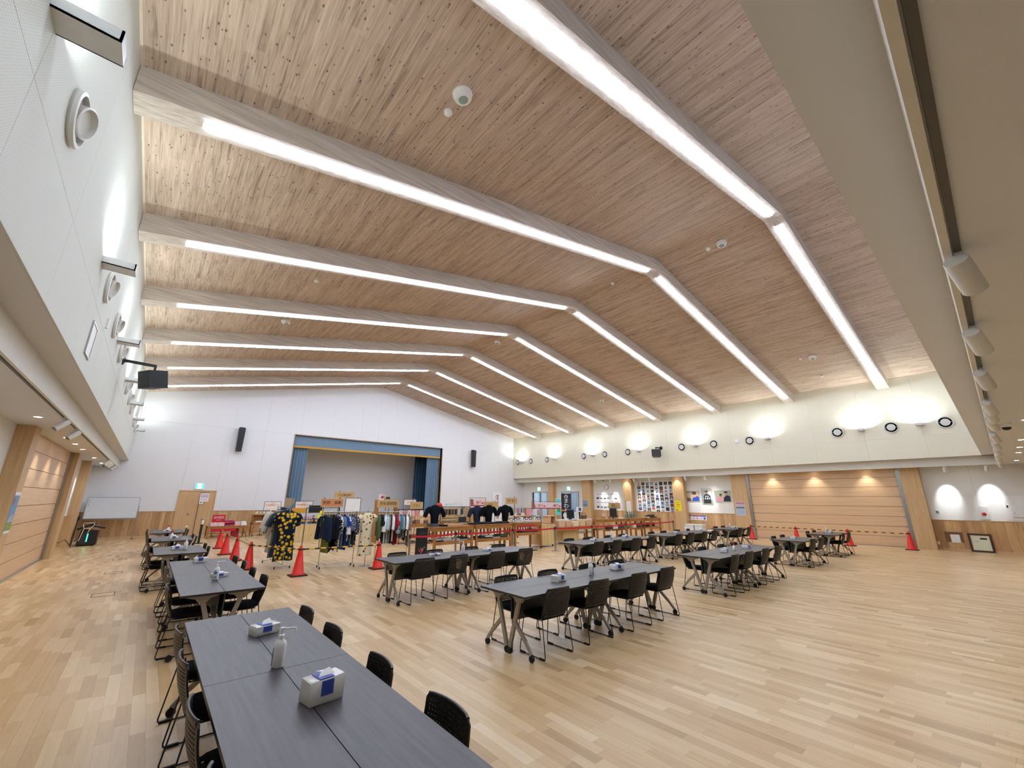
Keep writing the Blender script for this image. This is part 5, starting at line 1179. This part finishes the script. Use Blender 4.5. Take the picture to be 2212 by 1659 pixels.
MB().box(-.27, .27, -.02, .02, .5, 1.02).build('panel', plain('#d21424', .5), t); MB().box(-.2, -.17, -.02, .02, 0, .5).build('leg', M['black'], t); MB().box(.17, .2, -.02, .02, 0, .5).build('leg', M['black'], t); MB().box(-.24, .24, -.15, .15, 0, .02).build('foot', M['black'], t)
text('店内限定', .13, M['white'], t, (0, -.022, .88), FACE_Y, width=.44); MB().box(-.12, .12, -.023, -.02, .76, .78).build('small_line', plain('#f0c0c0', .5), t)
for r_ in range(3):
    for i in range(8): carton('gift_box', 'pale pink gift box, %s from left in the %s row of the low table' % (ORD[i], ('front', 'middle', 'back')[r_]), 'gift box', (2.50 + i * .068, 24.82 + r_ * .24, .55), (.064, .16, .13 + .02 * ((i + r_) % 2)), plain(('#eecbd0', '#e9bfc6', '#f3d9da')[(i + r_) % 3], .5), 'pale pink gift boxes')
for k in range(4):
    for i in range(3): carton('gift_box', 'dark pink gift box, %s column from left, %s layer up, low table' % (ORD[i], ORD[k]), 'gift box', (3.10 + i * .125 + .02 * (k % 2), 24.95 + .16 * (k % 2), .55 + .06 * k), (.12, .3, .058), plain(('#b8265a', '#a81f50', '#c63a6c')[(i + k) % 3], .5), 'dark pink gift boxes')
for k in range(5):
    for i in range(2): carton('gift_box', 'flat white-pink box right of the dark pink ones, %s stack, %s layer' % (('left', 'right')[i], ORD[k]), 'gift box', (3.50 + i * .12, 24.95, .55 + .035 * k), (.115, .26, .033), plain(('#f0e2e2', '#e8b9c2')[(i + k) % 2], .5), 'white and pink flat boxes')
for k in range(4): carton('gift_box', 'flat white box at the right end of the low table, %s layer' % ORD[k], 'gift box', (3.82, 24.92 + .12 * (k > 2), .55 + .045 * k), (.24 - .02 * k, .3, .043), plain('#ece9ea', .5), 'flat white boxes')
tag(MB().box(-.5, .5, -.01, .01, -.14, 0).build('red_cloth', M['redbelt'], loc=(3.0, 24.74, .44)), 'red cloth hung under the low table of gift boxes', 'cloth')
for k in range(3): carton('stock_box', 'red and white stock box under the low table, %s from the floor' % ORD[k], 'box', (3.55, 25.2, .0 + .13 * k), (.3, .3, .128), plain('#b8303c', .6), 'stock boxes under the low table')
t = table('wooden table with an upper shelf of jars against the stage wall', 4.25, 5.75, 25.0, 25.8, .66)
for sx in (-.72, .72): MB().box(sx - .02, sx + .02, .1, .36, .66, 1.0).build('shelf_side', M['pine_v'], t)
MB().box(-.74, .74, .08, .38, 1.0, 1.03).build('upper_shelf', M['pine'], t); MB().box(-.72, .72, .36, .38, .66, 1.0).build('shelf_back', M['pine'], t)
for i in range(4):
    j = thing('jar', 'glass jar with pale contents on the upper shelf, %s from the left' % ORD[i], 'jar', (4.42 + i * .17, 25.6, 1.03), 0, 'jars on the upper shelf')
    MB().lathe([(.065, 0), (.07, .01), (.07, .11), (.05, .14)], 16).build('body', plain(('#c8c8bc', '#b9b4a0', '#c4c9c4', '#d6d2c8')[i], .2), j, smooth=40); MB().lathe([(.055, .14), (.055, .165), (.004, .167)], 16).build('lid', plain('#8e8c84', .4, .5), j, smooth=40); MB().lathe([(.0705, .01), (.0705, .05)], 16).build('contents', plain('#d9b56a', .5), j)
t = sheet('shelf_poster', 'white poster with orange picture right of the jars', 'poster', (5.3, 25.62, 1.17), (0, 0, 0), .5, .26, M['white']); poly(t, [(-.22, -.1), (-.05, -.02), (.1, -.08), (.22, .02), (.15, .1), (-.05, .06), (-.2, .08)], plain('#e88a4a', .5))
tag(MB().box(-.1, .1, -.04, .04, 0, .36).build('speaker_box', M['blackplastic'], loc=(5.62, 25.5, 1.03)), 'black upright box beside the orange poster', 'speaker')
for i in range(7): carton('price_pack', 'small white pack on the table below the jars, %s from the left' % ORD[i], 'pack', (4.42 + i * .11, 25.15, .66), (.1, .2, .06), plain('#ece8e4', .5), 'white packs on the jar table')
for i in range(4): carton('cake_pack', 'orange or pink cake pack below the jars, %s %s' % (('front', 'back')[i // 2], ('left', 'right')[i % 2]), 'pack', (5.25 + (i % 2) * .16, 25.12 + .2 * (i // 2), .66), (.14, .16, .1), plain(('#e59a72', '#e8a898')[i % 2], .4), 'orange packs on the jar table')
# plank counter with yellow goods, behind the lemon dress
crate('pale plank counter with yellow goods behind the lemon dress', 5.1, 6.35, 20.6, 21.4, .0, .72, 6)
t = thing('tiered_shelf', 'dark two-tier shelf of dark packs on the pale plank counter', 'shelf', (5.72, 21.0, .745))
MB().box(-.6, .6, -.3, .3, .18, .2).build('tier', plain('#2a2420', .6), t)
for x in (-.58, .58): MB().box(x - .015, x + .015, -.3, .3, 0, .18).build('side', plain('#2a2420', .6), t)
MB().box(-.6, .6, .28, .3, .2, .45).build('back', M['offwhite'], t)
for i in range(6): carton('dark_pack', 'dark teal pack on the lower tier of the counter shelf, %s from the left' % ORD[i], 'pack', (5.25 + i * .17, 20.84, .745), (.15, .2, .09), plain(('#1f5a6a', '#2c3a48', '#8aa9b4', '#1f5a6a', '#24303c', '#9a6a74')[i], .5), 'packs on the lower tier')
for i in range(9): carton('bottle_pack', 'small dark bottle box with pink label on the upper tier, %s from the left' % ORD[i], 'pack', (5.2 + i * .09, 20.9, .945), (.07, .07, .15), plain(('#e9e4ea', '#dcd0e6', '#23222a')[min(2, i // 4)], .4), 'bottle boxes on the upper tier', 0, plain('#e9b0b8', .5))
t = thing('price_flag', 'yellow price tag above the dark shelf', 'sign', (6.18, 20.75, .945)); MB().box(-.14, .14, -.01, .01, .02, .16).box(-.05, .12, -.01, .01, .22, .36).build('card', plain('#f4ea28', .5), t); MB().box(.02, .04, -.005, .005, 0, .3).build('stick', M['black'], t)
t = thing('monitor', 'black screen behind the yellow price tag', 'monitor', (6.25, 21.9, 0)); MB().box(-.3, .3, -.03, .03, 1.16, 1.52).build('screen', M['black'], t); MB().box(-.03, .03, .0, .06, .02, 1.2).build('stand', M['black'], t); MB().box(-.25, .25, -.2, .2, 0, .03).build('foot', M['black'], t)
t = board('orange poster board left of the black screen', 5.5, 21.8, 1.30, .6, .22, None, plain('#d99a24', .6), poles=(-.2,))
# dark rail behind the dark clothes
rail('black clothes rail behind the left end of the dark clothes', 4.35, 5.5, 16.3, 16.3, 1.52, .25, 'black', False)
# goods table behind the coloured rail
wagon('wooden sales table behind the floor sign', 8.3, 10.4, 17.0, 17.8, .80, .3, group='wooden sales tables')
t = thing('goods_rack', 'black-framed rack of hanging pink packs behind the coloured rail', 'rack', (9.35, 17.4, .8))
for x in (-.95, .95): MB().box(x - .015, x + .015, -.02, .02, 0, .62).build('upright', M['black'], t)
for z in (.1, .6): MB().box(-.95, .95, -.02, .02, z - .012, z + .012).build('rail', M['black'], t)
for i in range(9): carton('hanging_pack', 'pink or white pack hanging on the black-framed rack, %s from the left' % ORD[i], 'pack', (8.5 + i * .2, 17.36, 1.12), (.16, .03, .24), plain(('#e9d4d0', '#d88a8c', '#efe9e4', '#e7b3b0', '#d98f8f', '#efe6e0', '#5f8f5a', '#e6c9c0', '#f0ebe6')[i], .4), 'packs on the black-framed rack')
for i in range(10): carton('snack_pack', 'small snack pack on the wooden table behind the floor sign, %s from the left' % ORD[i], 'pack', (8.4 + i * .2, 17.15, .80), (.17, .12, .13 + .04 * (i % 3)), plain(('#7d4a32', '#c99a6a', '#e8dcc8', '#5a3a34', '#9a6a4a', '#d9c3a2', '#6f4a40', '#c8a07a', '#e9dfd0', '#8a5a44')[i], .45), 'snack packs behind the floor sign')
for i in range(3): carton('carton', ('white and red carton', 'brown carton with a dark mark', 'flat grey tray')[i] + ' above the five-character board', 'box', (8.07 + i * .27, 18.55, (1.80, 1.80, 1.80)[i]), ((.15, .2, .24), (.2, .2, .17), (.3, .2, .05))[i], (M['white'], plain('#c9b08c', .6), plain('#a9adb2', .5))[i], 'cartons above the five-character board', 0, (plain('#b0304a', .5), M['black'], None)[i])
tag(MB().box(-.5, .5, -.2, .2, 1.77, 1.80).box(-.48, -.44, -.18, .18, 0, 1.77).box(.44, .48, -.18, .18, 0, 1.77).build('tall_shelf', M['pine'], loc=(8.34, 18.55, 0)), 'tall narrow shelf carrying cartons behind the five-character board', 'shelf')
# long white tables right of the T-shirts
for k, (x0, x1, y) in enumerate(((12.5, 14.4, 16.6), (14.7, 16.6, 17.2))):
    t = table('white sales table with packs, %s of two, before the right wall' % ('left', 'right')[k], x0, x1, y - .35, y + .35, .80, 'offwhite', group='white sales tables')
    MB().box(-(x1 - x0) / 2, (x1 - x0) / 2, .1, .34, 1.0, 1.02).build('upper_shelf', M['offwhite'], t)
    for s in (-1, 1): MB().box(s * (x1 - x0) / 2 - .015, s * (x1 - x0) / 2 + .015, .1, .34, .8, 1.0).build('shelf_side', M['offwhite'], t)
    for i in range(12):
        carton('snack_pack', 'dark snack pack on the %s white sales table, %s from the left' % (('left', 'right')[k], ORD[i]), 'pack', (x0 + .12 + i * .152, y - .18, .80), (.12, .14, .09 + .05 * (i % 2)), plain(('#4a3c34', '#6a5648', '#5a2a2e', '#8a5a42', '#e4d8c8', '#3b3430')[(i * 5 + k) % 6], .45), 'packs on the white sales tables', 0, M['white'])
        if i % 2 == 0: carton('snack_pack', 'pack on the upper shelf of the %s white sales table, %s from the left' % (('left', 'right')[k], ORD[i // 2]), 'pack', (x0 + .15 + i * .152, y + .22, 1.02), (.13, .12, .12), plain(('#d9b6a2', '#8d6a58', '#c98a92', '#efe6dc')[(i + k) % 4], .45), 'packs on the upper shelves of the white tables')
tag(MB().prism([(-.22, 0), (.22, 0), (.19, .16), (-.26, .2)], 1, -.01, .01).build('price_cloth', plain('#efe03a', .6), loc=(13.55, 16.235, .735)), 'yellow cloth on the left white sales table', 'cloth')
for i in range(2):
    t = sheet('poster', 'printed sheet of blue and pink products on the right wainscot, %s of two' % ('left', 'right')[i], 'poster', (23.3 - i * 0 + (0 if i == 0 else 1.0), 27.36, .93), (0, 0, 0), .92, .5, M['white'])
    for q in range(4): blk(t, -.4 + q * .2, -.25 + q * .2, -.18, .2, plain(('#3f6ab8', '#e0a8b8', '#c84a78', '#9ac0d8')[(q + i) % 4], .5))
for i, c in enumerate(('#e2a0aa', '#e9e6e2', '#b9a9a4')): carton('stock_bag', ('pink and white bag', 'white bag', 'grey printed bag')[i] + ' below the double plum banner', 'bag', (16.0 + i * .42, 17.2, 1.02), (.26, .14, .34 - .03 * i), plain(c, .5), 'bags below the double plum banner')
carton('brown_board', 'dark red board at the right of the double plum banner', 'board', (17.5, 16.0, .75), (.5, .03, .5), plain('#7a4038', .6))
tag(MB().box(-.02, .02, -.02, .02, 0, .75).box(-.2, .2, -.15, .15, 0, .02).build('board_stand', M['black'], loc=(17.5, 16.05, 0)), 'black stand behind the dark red board', 'stand')
# till
def monitor(label, x, y, z, w_, h_, blue=False):
    t = thing('monitor', label, 'monitor', (x, y, z), 0)
    MB().prism([(-w_/2, .06), (w_/2, .06), (w_/2, h_), (-w_/2, h_)], 1, -.02, .03).build('case', M['blackplastic'], t); MB().box(-w_/2 + .02, w_/2 - .02, .03, .034, .08, h_ - .02).build('screen', M['black'], t); MB().box(-.04, .04, .0, .05, 0, .1).build('stand', M['black'], t); MB().box(-.11, .11, -.06, .1, 0, .012).build('foot', M['black'], t)
    if blue: MB().box(-w_/2 + .04, w_/2 - .06, -.06, .02, h_, h_ + .05).build('customer_display', plain('#3a6a92', .3), t)
    return t
C1 = wagon('white-topped till counter behind the bench counter', 14.9, 16.9, 13.5, 14.1, .95, .4, 'offwhite', 'till counters')
monitor('black till monitor with a blue top display, left till', 15.5, 13.75, .95, .46, .42, True)
monitor('black till monitor with a blue top display, right till', 17.4, 12.65, .985, .52, .46, True)
t = thing('payment_terminal', 'white card terminal with a blue screen on a black post', 'terminal', (16.1, 13.7, .95))
MB().box(-.03, .03, -.03, .03, 0, .36).build('post', M['black'], t); MB().box(-.17, .17, -.04, .04, .34, .56).build('case', M['white'], t); MB().box(-.09, .09, -.046, -.04, .38, .53).build('screen', plain('#3f62a8', .2), t); MB().box(-.14, .14, -.1, .1, 0, .015).build('foot', M['black'], t)
t = sheet('paper_sign', 'white sheet with a blue wave mark on the bench counter', 'sign', (15.62, 13.46, 1.12), (R(-6), 0, 0), .30, .34, M['white'])
mb = MB(); pts = [(.09 * math.cos(a) * (1 - k * .03), .01 + .11 * math.sin(a) * (1 - k * .03)) for k, a in enumerate([.3 + k * .45 for k in range(12)])]
for a, b in zip(pts, pts[1:]): mb.bar((a[0], -.009, a[1]), (b[0], -.009, b[1]), .003, .022)
mb.build('wave_mark', plain('#5a9ac0', .5), t)
t = thing('basket', 'brown wicker basket right of the wave sign', 'basket', (16.45, 13.72, .95)); MB().lathe([(.15, 0), (.19, .16), (.17, .16), (.13, .01)], 18, sy=.7).build('body', wood('wicker', '#5f4632', '#8a6a4e', (20, 20, 20), .7), t, smooth=40); MB().tube([(-.18, 0, .14), (-.12, 0, .27), (.12, 0, .27), (.18, 0, .14)], .012, 6).build('handle', plain('#6a4e38', .7), t)
tag(MB().lathe([(.06, 0), (.065, .13), (.055, .13)], 14).build('metal_pot', M['chrome'], loc=(17.0, 12.6, .985), smooth=40), 'metal pot left of the right till monitor', 'pot')
carton('document_tray', 'white document tray on the right till wagon', 'tray', (17.75, 12.55, .985), (.4, .3, .03), M['white'])
carton('red_case', 'small dark red case right of the right till monitor', 'case', (17.85, 12.8, .985), (.1, .08, .12), plain('#a02036', .5))
for i in range(3): carton('goods_stand', 'small wooden stand with wrapped goods left of the right till monitor, %s tier' % ORD[i], 'goods', (16.5 + i * .09, 12.6, .985 + i * .0), (.085, .2, .12 + .13 * i), plain(('#b98a5a', '#d9c0a0', '#caa27a')[i], .5), 'wooden stands of wrapped goods')
for i in range(12):
    t = thing('plant_packet', 'leafy green packet standing on the wagon by the photo strips, %s from the left' % ORD[i], 'packet', (18.3 + i * .085, 12.6 + .05 * (i % 2), .98), rr.uniform(-.6, .6), 'leafy packets')
    MB().prism([(-.05, 0), (.05, 0), (.07, .2 + .05 * (i % 3)), (-.03, .17 + .06 * (i % 2))], 1, -.015, .015).build('wrapper', plain(('#7d8a70', '#c9ccc4', '#55634c', '#a6ae9c')[i % 4], .35), t); MB().bar((.0, 0, .12), (.05, 0, .3 + .03 * (i % 3)), .012, .02).build('leaf', plain('#4a5a3c', .6), t)
for i in range(4): carton('dark_tray', 'dark tray of goods at the right end of the counters, %s from the left' % ORD[i], 'tray', (19.7 + i * .23, 12.3, .97), (.2, .3, .06 + .05 * (i % 3)), plain(('#c9b48a', '#2c2a28', '#34322e', '#6a5a48')[i], .5), 'trays at the right end of the counters')
for wi, (x0, x1) in enumerate(((16.3, 17.9), (18.35, 19.4), (19.7, 20.5))):
    for i in range(4): carton('stored_box', 'dark stored box on the shelf of the %s counter wagon, %s from the left' % (('left', 'middle', 'right')[wi], ORD[i]), 'box', (x0 + (x1 - x0) * (i + .5) / 4, 12.35, .55), ((x1 - x0) / 4 - .03, .3, .14 + .04 * (i % 2)), plain(('#2a2826', '#d9d4c8', '#3c3632', '#5f4a38')[(i + wi) % 4], .5), 'boxes stored in the counter wagons')
# white bins by the wall below the notices
for i in range(2):
    t = thing('storage_bin', '%s white lidded storage bin below the small notices' % ('left', 'right')[i], 'storage bin', (24.1, 12.15 - i * .52, 0), 0, 'storage bins')
    MB().prism([(-.2, 0), (.2, 0), (.23, .5), (-.23, .5)], 1, -.22, .22).build('body', plain('#dfe2e6', .4), t); MB().box(-.25, .25, -.245, .245, .5, .54).build('lid', M['white'], t)
carton('low_box', 'low white box right of the storage bins', 'box', (24.15, 10.9, 0), (.4, .6, .26), M['white'])
# sanitiser stand and notice stand near the wooden door
t = thing('sanitiser_stand', 'black post with a white sanitiser bottle left of the low gift table', 'stand', (1.93, 22.45, 0)); MB().box(-.04, .04, -.03, .03, .02, .98).build('post', M['black'], t); MB().box(-.15, .15, -.15, .15, 0, .02).build('foot', M['black'], t); MB().box(-.06, .06, -.14, -.03, .74, .76).build('bracket', M['black'], t)
pump_bottle((1.93, 22.36, .76), R(0), 'white pump bottle on the black post by the wooden door')
t = thing('notice_stand', 'thin black stand with a pale notice in front of the wooden door', 'sign', (2.0, 26.95, 0)); MB().tube([(0, 0, .02), (0, 0, 2.08)], .012, 8).build('pole', M['black'], t); MB().box(-.15, .15, -.15, .15, 0, .02).build('foot', M['black'], t); MB().box(.0, .38, -.02, -.008, 1.66, 2.08).build('sheet', plain('#e9dde2', .5), t); MB().box(0, .38, -.024, -.006, 2.08, 2.10).build('clip', M['black'], t); MB().box(.01, .16, -.03, -.02, 1.54, 1.68).build('small_card', M['white'], t); MB().prism(ell(.085, 1.62, .03, .035), 1, -.034, -.03).build('round_mark', M['black'], t)
text('本日のお知らせ', .07, M['black'], t, (.19, -.022, 1.98), FACE_Y, width=.3); MB().box(.04, .34, -.0225, -.02, 1.88, 1.91).build('text_line', plain('#8a7a9a', .6), t); MB().box(.04, .28, -.0225, -.02, 1.75, 1.77).build('text_line', plain('#a79ab0', .6), t)
# prototypes that nothing used are removed; unused copies none
